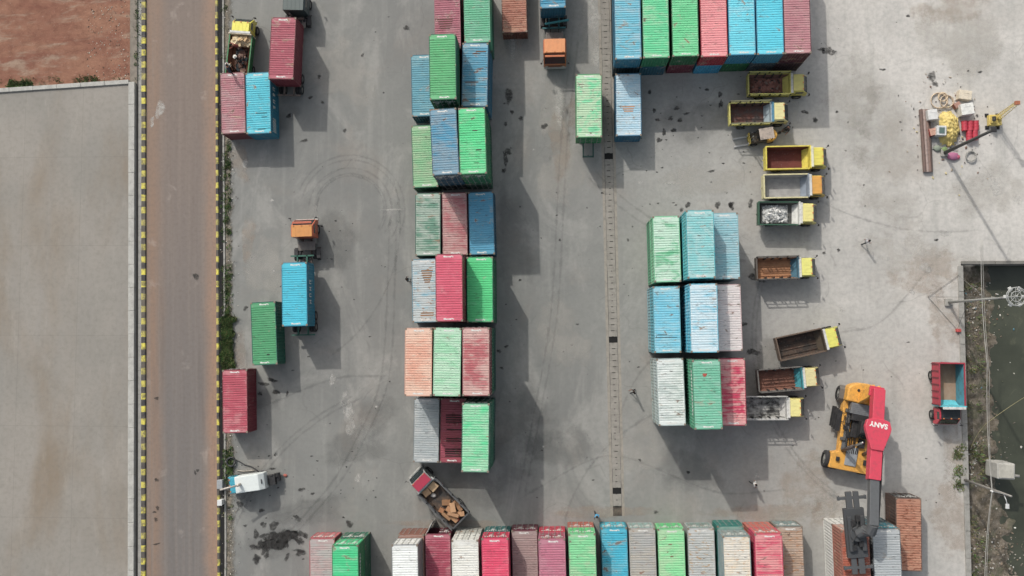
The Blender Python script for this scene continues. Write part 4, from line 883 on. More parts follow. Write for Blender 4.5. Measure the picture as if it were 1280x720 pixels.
truck('dirt caked dark brown dump truck standing at a slant with a lime yellow cab', (973,437), (1053,419.5), '#3c3630', '#3a3530', '#5d4a3c', '#5c5040', '#e8e458', '#cfca48', W=2.2, zt=1.9, boards=4, rust=.8, rimc='#6e5a48', rails=False)
truck('grey railed dump truck with a red brown planked bed and a turquoise headboard', (948.5,476.5), (1027,470.5), '#4a4a46', '#96644e', '#7c5444', '#3aa0b0', '#e2d898', '#d8cc80', rails=True, railc='#6a6862', W=2.1, boards=5, rust=.4, rimc='#75716a')
truck('dump truck whose bed is caked with white cement, its tail hidden behind the crimson container', (929.5,510), (1008,509.5), '#b9b9b2', '#4a4a48', '#c9c9c2', '#d8d8d2', '#f0e68c', '#ddd070', W=2.1, rust=.1, boards=4, rimc='#cfcfc8', rails=True, railc='#c9c9c2')
truck('red sided dump truck with a sand coloured bed, at the edge of the pond', (1186,453.5), (1187.5,531.5), '#c42a45', '#b0937a', '#a58468', '#52c0d4', '#2c3236', '#c92b44', W=2.3, zt=2.6, flare=.04, group=None, rimc='#b02a40', ribc='#7c1c30', wallc='#4a9ab8', rust=.15)

# yellow and green truck being unloaded, north west
t, loc, rz, g = truck('yellow cab truck with a green sided bed, being unloaded behind the dull pink container', (295,97), (303.5,21), '#2a7f45', '#8a5a40', '#a06a48', '#e6d8b8', '#f2ea3c', '#e6dc30', W=2.3, zt=1.9, group=None, rails=False, name='cargo_truck', rust=.4)
rubble('cargo_load', 'pale timber pieces piled against the headboard of the yellow cab truck', loc, rz, g[1] - 1.1, g[1] - .1, .9, g[4] - .4, .5, ['#e3d0a4', '#d8bf90', '#c9a878'], 26, sz=(.2, .5), seed=9)
rubble('cargo_load', 'dark mixed scrap along the west side of the yellow cab truck bed', loc, rz, g[0] + .9, g[1] - 1.2, .5, g[3], .4, ['#3a3f42', '#22303a', '#6b4a3c', '#c9a48c'], 60, sz=(.12, .4), seed=12)
m = MB(); m.box((-.6, 0, 1.2), (1.2, 1.9, .05)); 

# diagonal flatbed with a red cab and brown cargo
t, loc, rz, g = truck('red cab flatbed truck loaded with brown cartons, standing at a slant', (576,652), (517.5,592.5), '#55565a', '#3c3a38', '#6b5848', '#c9d0cc', '#b92c4c', '#9a9c98', W=2.25, zt=1.55, group=None, name='flatbed_truck', rails=True, railc='#6a6c6c', rust=.2, gap=.1, Lc=1.5)
rr = random.Random(5)
def carton(lb, x, y, z, a, d, c, loc=loc, rz=rz, nm='carton'):
    p = Vector(loc) + Matrix.Rotation(rz, 3, 'Z') @ Vector((x, y, z)); m = MB(); m.box((0, 0, d[2] / 2), d); m.box((0, 0, d[2] + .004), (d[0] * .98, .06, .006)); 
    return tag(m.build(nm, flat(c, .85, 0, .25), bevel=.01, loc=p, rz=rz + a), lb, 'carton', 'brown cartons on the slanted flatbed')
x0, xb, x1, zf, zt, hb = g
for i, (lb, x, y, z, a, d, c) in enumerate([
    ('long brown carton at the very tail of the slanted flatbed, beside a red bag', x0 + .75, .45, zf, .1, (1.1, .42, .35), '#b98a5e'),
    ('brown carton leaning across the tail corner of the slanted flatbed', x0 + .55, -.25, zf, .9, (.95, .45, .4), '#c9986a'),
    ('large brown carton in the middle of the heap on the slanted flatbed', x0 + 1.35, .05, zf, .25, (1.0, .5, .5), '#b58458'),
    ('brown carton on the east side of the heap on the slanted flatbed', x0 + 1.2, -.72, zf, -.2, (1.15, .4, .4), '#a87a50'),
    ('small square carton on the west side of the slanted flatbed', x0 + 2.0, .72, zf, .3, (.5, .42, .4), '#a9744a'),
    ('flat brown carton lying on top of the heap on the slanted flatbed', x0 + 1.45, -.3, zf + .5, -.6, (.9, .5, .2), '#c99a6c'),
    ('narrow brown carton crossing the top of the heap on the slanted flatbed', x0 + .95, .15, zf + .4, .5, (1.1, .3, .25), '#b88a60'),
    ('brown carton squeezed against the west wall of the slanted flatbed', x0 + 1.3, .78, zf, .1, (1.0, .3, .45), '#a67c54'),
    ('broken brown carton at the front of the heap on the slanted flatbed', x0 + 2.2, -.1, zf, .8, (.8, .5, .3), '#9c7048'),
    ('tan carton behind the headboard of the slanted flatbed', xb - .55, -.35, zf, .05, (.7, .8, .6), '#c9a87c'),
    ('tan carton beside another behind the headboard of the slanted flatbed', xb - .5, .5, zf, -.1, (.6, .7, .55), '#bf9a70')]): carton(lb, x, y, z, a, d, c)
def bag(label, p, s, h, cat='bag'):
    m = MB(); n = 10; r_ = random.Random(int(p[0] * 97))
    for k in range(5):
        for i in range(n):
            q_ = 2 * math.pi * i / n; rad = math.sin(math.pi * (k + .6) / 5.2) * (1 + r_.uniform(-.15, .15)); m.v.append((math.cos(q_) * rad * s[0], math.sin(q_) * rad * s[1], s[2] * k / 4))
    for k in range(4):
        for i in range(n): m.f.append((k * n + i, k * n + (i + 1) % n, (k + 1) * n + (i + 1) % n, (k + 1) * n + i)); m.mi.append(0)
    m.f.append(tuple(range(4 * n, 5 * n))); m.mi.append(0)
    return tag(m.build('bag', flat(h, .8, 0, .2), smooth=True, loc=p), label, cat)
P = Vector(loc) + Matrix.Rotation(rz, 3, 'Z') @ Vector((x0 + .3, .35, zf)); bag('small red bag at the tail end of the slanted flatbed', P, (.28, .2, .3), '#d0453c')
P = Vector(loc) + Matrix.Rotation(rz, 3, 'Z') @ Vector((xb - 1.15, .3, zf)); bag('white sack lying in the bed of the slanted flatbed', P, (.28, .22, .25), '#dcd8d0')

# tractors and trailers
def tractor(label, pr, pf, roofc, bodyc, W=2.2, Lc=1.75, zc=2.55, chc=None, z=2.5):
    loc, rz, L = pose(pr, pf, z); t = thing('tractor_unit', label, 'truck', loc, rz, 'tractor units'); x0, x1 = -L / 2, L / 2
    cab(t, x1 - Lc, Lc, W, zc, roofc, bodyc, visor=bodyc)
    chassis(t, x0, x1 - .6, wheels=((x0 + .9, 2.3, True), (x1 - .9, 2.2, False)), r=.5, col=chc)
    m = MB(); m.tube([(x0 + .8, 0, .92), (x0 + .8, 0, 1.02)], .48, 18); m.build('fifth_wheel', M_BLK, t)
    m = MB(); m.box((x1 - Lc - .75, 0, .93), (.9, 1.7, .08)); m.box((x1 - Lc - .2, .5, 1.5), (.18, .2, 1.1)); m.build('deck_plate', flat('#77706a', .7, .2, .4), t, bevel=.01)
    for s_ in (-1, 1):
        m = MB(); m.tube([(x0 + 1.9, s_ * .75, .65), (x0 + 2.6, s_ * .75, .65)], .24, 12); m.build('fuel_tank', flat('#85857f', .5, .4, .3), t)
        m = MB(); m.prism([(x0 + .25, .75), (x0 + .45, 1.06), (x0 + 1.35, 1.06), (x0 + 1.55, .75), (x0 + 1.5, .75), (x0 + 1.32, 1.02), (x0 + .48, 1.02), (x0 + .3, .75)], s_ * 1.12 - .26, s_ * 1.12 + .1); m.build('mudguard', M_BLK, t)
    return t
def trailer(label, loc, rz, dirn, col, L=7.2, W=2.3, off=.3, span=None):
    """skeletal trailer below a container whose centre is loc; dirn=+1 front towards the container's north"""
    t = thing('container_trailer', label, 'trailer', (loc.x, loc.y, 0), rz + (math.pi / 2 if dirn > 0 else -math.pi / 2), 'container trailers'); mc = flat(col, .6, .1, .35)
    x0, x1 = span or (-L / 2 - off, L / 2 + off * .5 + .2); m = MB()
    for s_ in (-1, 1): m.box(((x0 + x1) / 2, s_ * .48, 1.07), (x1 - x0, .12, .26))
    for x in (x0 + .05, -2.9, -1.2, 0, 1.2, 2.9, x1 - .06): m.box((x, 0, 1.12), (.14, W if x < 3.2 or not span else 1.05, .16))
    m.build('frame', mc, t)
    for x in (x0 + .8, x0 + 1.9):
        for s_ in (-1, 1): wheel(t, x, s_ * (W / 2 - .15), .48); wheel(t, x, s_ * (W / 2 - .47), .48)
    for s_ in (-1, 1): m = MB(); m.tube([(x1 - 1.9, s_ * .8, .25), (x1 - 1.9, s_ * .8, 1.0)], .06, 8); m.box((x1 - 1.9, s_ * .8, .22), (.3, .3, .05)); m.build('landing_leg', mc, t)
    for sx in (-2.93, 2.93):
        for s_ in (-1, 1): m = MB(); m.box((sx, s_ * 1.1, 1.215), (.16, .16, .06)); m.build('twist_lock', M_BLK, t)
    return t
tractor('orange tractor unit pulling the bright blue container north', (378,327), (377,272.5), '#dd9440', '#c9603a', chc=flat('#6b5a52', .7, .1, .4), Lc=1.8)
tractor('orange tractor unit facing south ahead of an empty stretch of trailer', (693,8), (693.6,76.5), '#ee9a5a', '#c8692f', Lc=2.15)
tractor('dark teal tractor unit at the north edge, ahead of the dark red container', (365.5,30), (368,-15), '#54625f', '#384a4c', Lc=2.2, chc=flat('#8a7a6c', .7, .1, .4))
tp = lambda L_: Vector((L_.x, L_.y, 0))
trailer('skeletal trailer with a green front under the bright blue container', BT_LOC, BT_RZ, 1, '#2f6f5c')
trailer('rusty skeletal trailer under the dark red container', RT_LOC, RT_RZ, 1, '#7a6a60')
trailer('green skeletal trailer under the pale green striped container', GT_LOC, GT_RZ, -1, '#1f5a50', span=(-2.98, 4.35))
pz = at(691.2, 10, 1.25 + CH); nl = Vector((pz.x, pz.y + 3.03, 0)); t = trailer('teal ended skeletal trailer north of the unladen orange tractor', nl, R(1.2), -1, '#1a6a72', L=7.4, off=.3)
m = MB(); m.box((0, 0, 0), (2.35, .16, .22), R(9)); 
p = at(696, 27.5, 1.75); tag(m.build('steel_beam', flat('#1f8890', .5, 0, .1), loc=p, bevel=.01), 'teal steel beam lying across the chassis behind the southbound orange tractor', 'beam')
# ------------------------------------------------------------------ reach stacker
BODY_F = at(1056, 576, 0); BODY_R = at(1071, 491, 0)
v = BODY_F - BODY_R; rzb = math.atan2(v.y, v.x); cen = (BODY_F + BODY_R) / 2; cen.z = 0
t = thing('reach_stacker', 'yellow reach stacker with a raspberry red boom carrying a dark spreader over the containers', 'reach stacker', cen, rzb)
Bi = (Matrix.Translation(cen) @ Matrix.Rotation(rzb, 4, 'Z')).inverted()
def loc_(p): return Bi @ Vector(p)
YB = flat('#eda922', .45, 0, .34); RB = flat('#d9304f', .45, 0, .24); DG = flat('#47494c', .6, .1, .35, 1.2); GP = flat('#9fa4a8', .5, .1, .3)
hl = v.length / 2        # half wheelbase plus a bit, local +x is the front
m = MB()
m.slab([(-hl - .3, -.9), (-hl + .1, -1.5), (-hl + 1.3, -1.6), (hl - .9, -1.3), (hl - .7, -1.9), (hl + .75, -1.95), (hl + .75, 1.95), (hl - .9, 1.95), (hl - 1.15, 1.15), (-hl + 1.3, 1.6), (-hl + .1, 1.5), (-hl - .3, .9)], .85, 1.75)
m.build('chassis', YB, t, bevel=.08, seg=3)
m = MB(); n = 14; pts = [(-hl + .9, -1.65), (-hl + .9, 1.65)] + [(-hl - .15 - .85 * math.cos(R(a)), 1.65 * math.sin(R(a))) for a in [90 - 180 * i / n for i in range(n + 1)]]
m.slab(pts, 1.0, 2.45); m.build('counterweight', YB, t, bevel=.14, seg=3)
for y in (-.7, .75):
    m = MB(); m.tube([(-hl - .25, y, 2.44), (-hl - .25, y, 2.50)], .13, 10); m.build('counterweight_cap', M_BLK, t)
m = MB(); m.box((-hl + 1.45, .15, 2.1), (1.0, 2.5, .75)); 
for i in range(5): m.box((-hl + 1.1 + i * .17, .15, 2.49), (.05, 2.2, .03))
m.build('engine_hood', flat('#7d8083', .5, .1, .3), t, bevel=.05)
m = MB(); m.box((.35, -.95, 1.80), (hl * 1.1, .42, .12)); m.build('deck_walkway', flat('#6a6c6e', .8, .1, .4), t)
m = MB(); m.box((hl - .65, -.1, 1.80), (1.75, 1.05, .12)); m.build('deck_plate', GP, t, bevel=.02)
m = MB(); m.box((-.2, -.35, 1.95), (2.1, .55, .45)); m.box((-1.15, .3, 2.2), (.9, 2.4, .5)); m.build('hydraulic_tank', M_BLK, t, bevel=.05)
# operator's cabin, glazed, beside the boom
m = MB(); m.prism([(-.85, 1.75), (-.85, 3.05), (.35, 3.1), (.8, 2.5), (.8, 1.75)], -.15, 1.05); cb = m.build('cabin', M_BLK, t, bevel=.05)
m = MB(); m.box((-.25, .45, 3.12), (1.0, 1.05, .06)); m.build('cabin_roof', flat('#303236', .5), cb, bevel=.02)
m = MB(); m.add([(.37, -.05, 3.08), (.37, .95, 3.08), (.81, .95, 2.52), (.81, -.05, 2.52)], [(0, 1, 2, 3)]); m.build('windscreen', M_GLASS, cb)
m = MB()
for i in range(4): m.box((-.7 + i * .1, -2.0 + .08 * i, .6 + i * .36), (1.9, .42, .06))
for x in (-1.3, -.5): m.tube([(x, -2.0, .4), (x + .1, -1.55, 1.8), (x + .1, -1.55, 2.5)], .03, 6)
m.build('access_ladder', M_BLK, t)
for x, r_, wd in ((-hl + .35, .72, .55), (hl + .1, .82, .6)):
    for s_ in (-1, 1):
        wheel(t, x, s_ * (1.72 if x < 0 else 1.95), r_, wd)
        if x > 0: wheel(t, x, s_ * 1.3, r_, wd)
for s_ in (-1, 1):
    m = MB(); m.prism([(-hl - .45, 1.3), (-hl - .1, 1.62), (-hl + .8, 1.62), (-hl + 1.15, 1.3), (-hl + 1.05, 1.28), (-hl + .75, 1.55), (-hl - .05, 1.55), (-hl - .38, 1.28)], s_ * 1.75 - .35, s_ * 1.75 + .3)
    m.build('mudguard', flat('#6f6a62', .7, 0, .4), t)
# deck clutter: handrails, hoses, valve blocks, black plates
for s_ in (-1, 1):
    m = MB(); m.tube([(-hl + .9, s_ * 1.5, 1.75), (-hl + .9, s_ * 1.5, 2.75), (hl - 1.2, s_ * 1.05, 2.6), (hl - 1.2, s_ * 1.05, 1.75)], .03, 5)
    for k in (.35, .65): x = (-hl + .9) * (1 - k) + (hl - 1.2) * k; y = s_ * (1.5 * (1 - k) + 1.05 * k); m.tube([(x, y, 1.75), (x, y, 2.7)], .025, 5)
    m.build('handrail', M_BLK, t)
for i, (x, y, a, b, h_) in enumerate(((-.6, -1.05, .5, .35, .4), (.1, -1.15, .35, .3, .3), (.7, -.75, .6, .3, .25), (1.15, -1.2, .3, .4, .3), (1.3, .6, .8, .5, .3), (.4, 1.2, .9, .25, .35), (-1.5, -1.2, .35, .35, .4), (hl - .2, -1.3, .4, .3, .2), (hl - .3, 1.2, .5, .3, .25))):
    m = MB(); m.box((x, y, 1.75 + h_ / 2), (a, b, h_)); m.build('valve_block', M_BLK if i % 3 else flat('#5c5a56', .6, .1, .3), t, bevel=.03)
for k in range(7):
    yk = -1.3 + k * .33; m = MB(); m.tube([(-1.0, yk, 1.85), (-.2, yk + rnd.uniform(-.3, .3), 2.1), (.7, yk * .6 + rnd.uniform(-.2, .2), 1.9), (hl - .9, yk * .5, 1.86)], .04, 5); m.build('hose', M_BLK, t, smooth=True)
# boom
P0 = loc_(at(1097.5, 487, 5.3)); P1 = loc_(at(1091.5, 600, 6.9)); P2 = loc_(at(1091, 657, 7.6))
def beam(name, a, b, wd, h, mat, parent, z_off=0, bevel=.04, tw=None):
    a, b = Vector(a), Vector(b); d = (b - a); x = d.normalized(); y = Vector((0, 0, 1)).cross(x).normalized(); z = x.cross(y)
    M = Matrix((x, y, z)).transposed(); m = MB(); L = d.length
    if tw is None: m.box((0, 0, 0), (L, wd, h))
    else:
        vs = [(-L / 2, -wd / 2, -h / 2), (-L / 2, wd / 2, -h / 2), (-L / 2, wd / 2, h / 2), (-L / 2, -wd / 2, h / 2), (L / 2, -tw / 2, -h / 2), (L / 2, tw / 2, -h / 2), (L / 2, tw / 2, h / 2), (L / 2, -tw / 2, h / 2)]
        m.add(vs, [(0, 1, 2, 3), (4, 7, 6, 5), (0, 4, 5, 1), (1, 5, 6, 2), (2, 6, 7, 3), (3, 7, 4, 0)])
    o = m.build(name, mat, parent, bevel=bevel); o.matrix_local = Matrix.Translation((a + b) / 2 + z * z_off) @ M.to_4x4(); return o
bo = beam('boom', P0, P1, 1.02, .95, RB, t)
beam('boom_extension', P0.lerp(P1, .9), P2, .80, .72, flat('#56585a', .45, .2, .25, 1.2), t)
# widened lift bracket half way along the boom, with the lettering on top
d = (P1 - P0); xx = d.normalized(); yy = Vector((0, 0, 1)).cross(xx).normalized(); zz = xx.cross(yy); Lb = d.length
m = MB(); a0, a1, a2, a3 = -Lb * .155, -Lb * .02 - .35, Lb * .04, Lb * .17
poly = [(a0 - .05, -.5), (a0 + .1, -.98), (a0 + .7, -1.14), (a0 + 1.05, -1.08), (a3 + .1, -.52), (a3 + .1, .52), (a0 + 1.05, 1.08), (a0 + .7, 1.14), (a0 + .1, .98), (a0 - .05, .5)]
m.slab(poly, .12, .62); br = m.build('lift_bracket', RB, t, bevel=.05); br.matrix_local = Matrix.Translation((P0 + P1) / 2) @ Matrix((xx, yy, zz)).transposed().to_4x4()
cu = bpy.data.curves.new('boom_lettering', 'FONT'); cu.body = 'SANY'; cu.size = .60; cu.align_x = 'CENTER'; cu.align_y = 'CENTER'; cu.extrude = .012; cu.space_character = 1.05; cu.offset = .022
tx = bpy.data.objects.new('boom_lettering', cu); COL.objects.link(tx); tx.parent = br; tx.location = (a0 + .55, 0, .632); tx.rotation_euler = (0, 0, R(90 - 4))
tm = bpy.data.meshes.new_from_object(tx); bpy.data.objects.remove(tx); tx = obj('boom_lettering', tm, M_WHITE, br); tx.location = (a0 + .48, 0, .632); tx.rotation_euler = (0, 0, R(-90 - 4))
for s_ in (-1, 1):
    a = P0.lerp(P1, .62) + Vector((0, s_ * .95, -.3)); b = Vector((hl - 1.0, s_ * .95, 1.6))
    m = MB(); m.tube([b, b.lerp(a, .55)], .17, 12); cyl_ = m.build('lift_cylinder', flat('#4b4240', .5, .2, .3, 1.3), t, smooth=True)
    m = MB(); m.tube([b.lerp(a, .5), a], .10, 10); m.build('piston_rod', flat('#b8b8b4', .25, .8, 0), cyl_, smooth=True)
m = MB()
for o_ in (-.52, -.60, -.68): m.tube([P0.lerp(P1, q_) + Vector((0, 0, .05)) + yy * o_ * -1 for q_ in (.45, .7, .95, 1.1)] + [P2 + yy * .5], .045, 6)
m.build('hose_bundle', M_BLK, t, smooth=True)
m = MB(); m.box((0, 0, 0), (.9, 1.25, .3)); o = m.build('boom_foot', RB, t, bevel=.05); o.matrix_local = Matrix.Translation(P0 + Vector((.2, 0, -.3)))
beam('boom_mast', (-hl + .6, -.45, 1.7), P0 + Vector((.15, -.3, -.3)), .25, 1.1, YB, t); beam('boom_mast', (-hl + .6, .45, 1.7), P0 + Vector((.15, .3, -.3)), .25, 1.1, YB, t)
# boom head and spreader
ZS = 2 * CH + .55
SC = at(1068.8, 665.5, ZS); SN = at(1064.5, 622, ZS); SS = at(1073, 709, ZS); sv = SN - SS; srz = math.atan2(sv.y, sv.x)
hd = P2; sl = loc_(SC)
m = MB()
m.tube([hd + Vector((-.1, 0, .1)), hd + Vector((.55, 0, -.15)), Vector((hd.x + .7, hd.y * .6 + sl.y * .4, hd.z - .8)), Vector((sl.x, sl.y, ZS + .7))], [.45, .5, .5, .42], 10)
m.build('boom_head', DG, t, bevel=.03)
Sp = Bi @ (Matrix.Translation(SC) @ Matrix.Rotation(srz, 4, 'Z')); hs = sv.length / 2
def sp(nm, m, mat=DG):
    o = m.build(nm, mat, t, bevel=.03); o.matrix_local = Sp; return o
m = MB(); m.box((0, 0, .05), (4.3, 1.75, .45)); m.box((0, .55, .42), (3.0, .35, .35)); m.box((0, -.55, .42), (3.0, .35, .35)); m.tube([(0, 0, .2), (0, 0, .75)], .65, 16)
sp('spreader_frame', m, flat('#3a3c3f', .6, .1, .35, 1.3))
for s_ in (-1, 1):
    m = MB(); m.box((s_ * (hs * .5 + .9), s_ * .28, .02), (hs - .7, .52, .32)); m.box((s_ * (hs * .5 + .9), -s_ * .36, .02), (hs - .7, .46, .28)); sp('telescopic_beam', m)
    m = MB(); m.box((s_ * hs, 0, .0), (.24, 2.44, .30)); e_ = sp('end_beam', m)
    for q_ in (-1, 1):
        m = MB(); m.tube([(s_ * hs, q_ * 1.13, -.4), (s_ * hs, q_ * 1.13, -.1)], .07, 8); m.box((s_ * hs, q_ * 1.16, -.02), (.34, .2, .24)); sp('twist_lock', m)
for x, y in ((.9, .3), (-.9, -.3), (1.3, -.2), (-1.2, .35)):
    m = MB(); m.box((x, y, .45), (.5, .4, .3)); m.tube([(x, y, .55), (x * .5, y + .2, .8), (0, 0, .75)], .035, 6); sp('hydraulic_block', m, M_BLK)

# ------------------------------------------------------------------ forklift
a, b = at(957, 172.5, 1), at(932, 176.5, 1); v = b - a; frz = math.atan2(v.y, v.x)
c0 = at(951, 173.5, 0); t = thing('forklift', 'orange forklift with a dull tan roof and its forks pointing west, between the dump trucks', 'forklift', c0, frz)
FO = flat('#f2b42c', .4, 0, .12)
m = MB(); n = 12; m.slab([(-.3, -.58), (-.3, .58)] + [(-.55 - .75 * math.cos(R(g_)), .62 * math.sin(R(g_))) for g_ in [90 - 180 * i / n for i in range(n + 1)]], .35, 1.35); m.build('counterweight', FO, t, bevel=.14, seg=3)
m = MB(); m.box((.3, 0, .65), (1.6, 1.0, .6)); m.build('body', flat('#5a5040', .6, .1, .3), t, bevel=.05)
m = MB(); m.box((.05, 0, 1.08), (.5, .5, .14)); m.box((-.22, 0, 1.35), (.12, .5, .5)); m.build('seat', M_BLK, t, bevel=.04)
m = MB(); m.box((-.05, 0, 2.22), (1.35, 1.08, .05))
for i in range(5): m.box((-.5 + i * .22, 0, 2.26), (.05, 1.0, .03))
m.build('overhead_guard', flat('#b8a898', .6, 0, .4), t, bevel=.02)
for x in (-.62, .62):
    for s_ in (-1, 1): m = MB(); m.tube([(x + (.12 if x > 0 else 0), s_ * .48, .9), (x, s_ * .48, 2.2)], .035, 6); m.build('guard_post', M_BLK, t)
for s_ in (-1, 1): m = MB(); m.box((1.25, s_ * .33, 1.15), (.12, .10, 2.1)); m.build('mast_rail', flat('#4a4c4c', .5, .3, .2), t)
m = MB(); m.box((1.34, 0, .75), (.08, 1.1, .10)); m.box((1.34, 0, .35), (.08, 1.1, .10)); m.box((1.34, 0, 1.2), (.05, 1.0, .06))
for i in range(6): m.box((1.34, -.5 + i * .2, .8), (.04, .04, .9))
m.build('carriage', flat('#c9b13a', .5, .1, .3), t)
m = MB(); m.tube([(1.15, 0, .5), (1.15, 0, 1.95)], .05, 8); m.build('lift_cylinder', flat('#b8b8b0', .3, .6, 0), t)
for s_ in (-1, 1): m = MB(); m.box((2.05, s_ * .38, .14), (1.35, .16, .05)); m.box((1.38, s_ * .38, .45), (.05, .16, .65)); m.build('fork', flat('#c9c9c6', .4, .4, .2), t)
m = MB(); m.tube([(.62, 0, .95), (.5, 0, 1.2)], .03, 6); m.tube([(.5, 0, 1.2), (.49, 0, 1.23)], .17, 14); m.build('steering_wheel', M_BLK, t)
for x, r_ in ((.85, .34), (-.75, .28)):
    for s_ in (-1, 1): wheel(t, x, s_ * .52, r_, .2)

# ------------------------------------------------------------------ white and teal service truck by the kerb
loc, rz, L = pose((328.5, 602), (281.5, 608.5), 2.2); t = thing('service_truck', 'small service truck with a white box body and teal cab, nose to the kerb', 'truck', loc, rz)
x0, x1 = -L / 2, L / 2; WH = flat('#e4ece8', .4, 0, .08); TL = '#2a9ec0'
m = MB(); m.prism([(x0, .7), (x0, 1.7), (x0 + .45, 2.15), (x1 - 1.0, 2.3), (x1 - .95, 1.0), (x1 - .95, .7)], -.78, .78); bx_ = m.build('box_body', WH, t, bevel=.06, seg=3)
m = MB(); m.box((x0 + .22, 0, 1.95), (.09, .42, .05)); m.build('vent', M_BLK, t)
cab(t, x1 - 1.0, 1.0, 1.55, 2.0, TL, TL)
chassis(t, x0 + .1, x1 - .6, W=.6, z=.55, wheels=((x0 + .8, 1.6, False), (x1 - .6, 1.55, False)), r=.36)
m = MB(); m.tube([(x0 + 2.2, -.05, 2.3), (x0 + 2.2, -.05, 2.95)], .14, 10); m.tube([(x0 + 2.2, -.05, 2.85), (x1 + .1, .1, 3.3)], .09, 8); m.build('crane_arm', flat('#c4bdb2', .5, .2, .2), t, smooth=True)
m = MB(); m.tube([(x0 - .1, -.3, .9), (x0 - .55, -.35, 1.05), (x0 - .95, -.1, .8)], .10, 8); m.box((x0 - .45, .1, .8), (.7, 1.0, .5)); m.tube([(x0 - .9, .35, .5), (x0 - .9, -.45, .5)], .3, 12); m.build('pump_unit', M_BLK, t, bevel=.02)
def coil(label, px, py, r0, turns, rad, h, tail=(), name='hose'):
    c = at(px, py); rr_ = random.Random(int(px)); P_ = []
    for i in range(int(turns * 22)):
        g_ = i * 2 * math.pi / 22; q_ = r0 * (1 + .12 * math.sin(i * .31)); P_.append((c.x + q_ * math.cos(g_) + .05 * math.sin(i * .11), c.y + q_ * math.sin(g_), .05 + rad + .008 * (i % 44) * .5))
    for p_ in tail: q_ = at(*p_); P_.append((q_.x, q_.y, rad + .02))
    m = MB(); m.tube(P_, rad, 6); return tag(m.build(name, flat(h, .6, 0, .1, 1.3), smooth=True), label, 'hose')
coil('coiled black hose beside the kerb, its end running to the white service truck', 289, 577, .42, 4.2, .05, '#2a2a2c', ((300, 577), (306, 581), (314, 583), (322, 588), (326, 592)))
m = MB(); P_ = [at(297, 588), at(304, 589), at(312, 588.5), at(318, 588)]; m.tube([(p.x, p.y, .06) for p in P_], .05, 6); tag(m.build('pipe', flat('#b9b0a0', .6), smooth=True), 'short pale pipe on the ground north of the white service truck', 'pipe')
m = MB(); m.box((0, 0, .35), (.5, .8, .7)); m.box((0, 0, .72), (.56, .86, .04)); p = at(278, 604); tag(m.build('utility_box', flat('#a9adb0', .5, .2, .2), loc=(p.x, p.y, 0), rz=YAW, bevel=.03), 'grey metal utility box standing on the kerb in front of the teal cab', 'box')
m = MB(); m.box((0, 0, .4), (.42, .5, .8)); m.box((0, 0, .82), (.48, .56, .05)); p = at(278.5, 626.5); tag(m.build('utility_box', flat('#e0e2e0', .5, .1, .1), loc=(p.x, p.y, 0), rz=YAW, bevel=.03), 'white utility box on the kerb south of the service truck', 'box')
p = at(357, 594); bag('small red plastic bag lying east of the white service truck', (p.x, p.y, 0), (.2, .16, .15), '#b8604f')

# ------------------------------------------------------------------ machinery heap in the north east of the yard
for i, (x0_, x1_, r_, h, lb) in enumerate(((1150.8, 1156.0, .17, '#7a6258', 'long brown steel pipe, westmost of the four lying by the machinery heap'), (1154.4, 1159.4, .17, '#b09a90', 'long pale brown steel pipe next to the westmost one'), (1158.0, 1162.4, .16, '#8f7468', 'long rusty steel pipe, third from the west by the machinery heap'), (1161.0, 1164.5, .11, '#5e4c44', 'thin dark steel pipe at the east side of the bundle by the machinery heap'))):
    a, b = at(x0_, 137, .2), at(x1_, 215, .2); m = MB(); m.tube([a, b], r_, 12); m.tube([a + (a - b).normalized() * .002, a + (a - b).normalized() * .01], r_ * .7, 12, 1)
    tag(m.build('steel_pipe', [flat(h, .6, .2, .4), M_BLK], smooth=False), lb, 'pipe', 'steel pipes by the machinery heap')
def crate(lb, px, py, d, h, rz_=0, z=0, top=None, name='crate', cat='crate', parts=True):
    p = at(px, py, z + d[2]); t = thing(name, lb, cat, (p.x, p.y, z), rz_); m = MB(); m.box((0, 0, d[2] / 2), d); m.build('body', flat(h, .6, 0, .3), t, bevel=.04)
    m = MB(); m.box((0, 0, d[2] + .02), (d[0] * .96, d[1] * .96, .05)); m.box((0, d[1] * .2, d[2] + .05), (d[0] * .5, .08, .04)); m.build('lid', flat(top or h, .5, 0, .25), t, bevel=.015); return t
crate('white boxy crate at the north west of the machinery heap', 1166, 143, (.9, 1.0, .8), '#cfcfcb', R(5), top='#e2e2de')
t = crate('white generator with a dark screen panel beside the yellow sheet of the machinery heap', 1177, 163, (.9, .95, .9), '#cfd2ce', R(-3), top='#dcdedc', name='generator', cat='generator'); m = MB(); m.box((0, 0, .98), (.5, .55, .04)); m.build('control_panel', flat('#5f7a74', .3), t)
crate('small red and tan engine block west of the white generator', 1167.5, 164.5, (.8, .7, .6), '#a8403a', R(12), top='#d0a088', name='engine_block', cat='engine')
crate('white generator on skids at the north east of the machinery heap', 1209.5, 136, (1.2, 1.1, 1.0), '#dededa', R(8), top='#ecece4', name='generator', cat='generator')
crate('cream machine cover at the north end of the machinery heap', 1207, 118.5, (1.2, .9, .7), '#d6c8ae', R(-8), top='#e3d6bc', name='machine_cover', cat='cover')
crate('rust spotted pump beside the cream cover of the machinery heap', 1197, 131, (.6, .5, .5), '#9a5a48', R(30), top='#b88a78', name='pump', cat='pump')
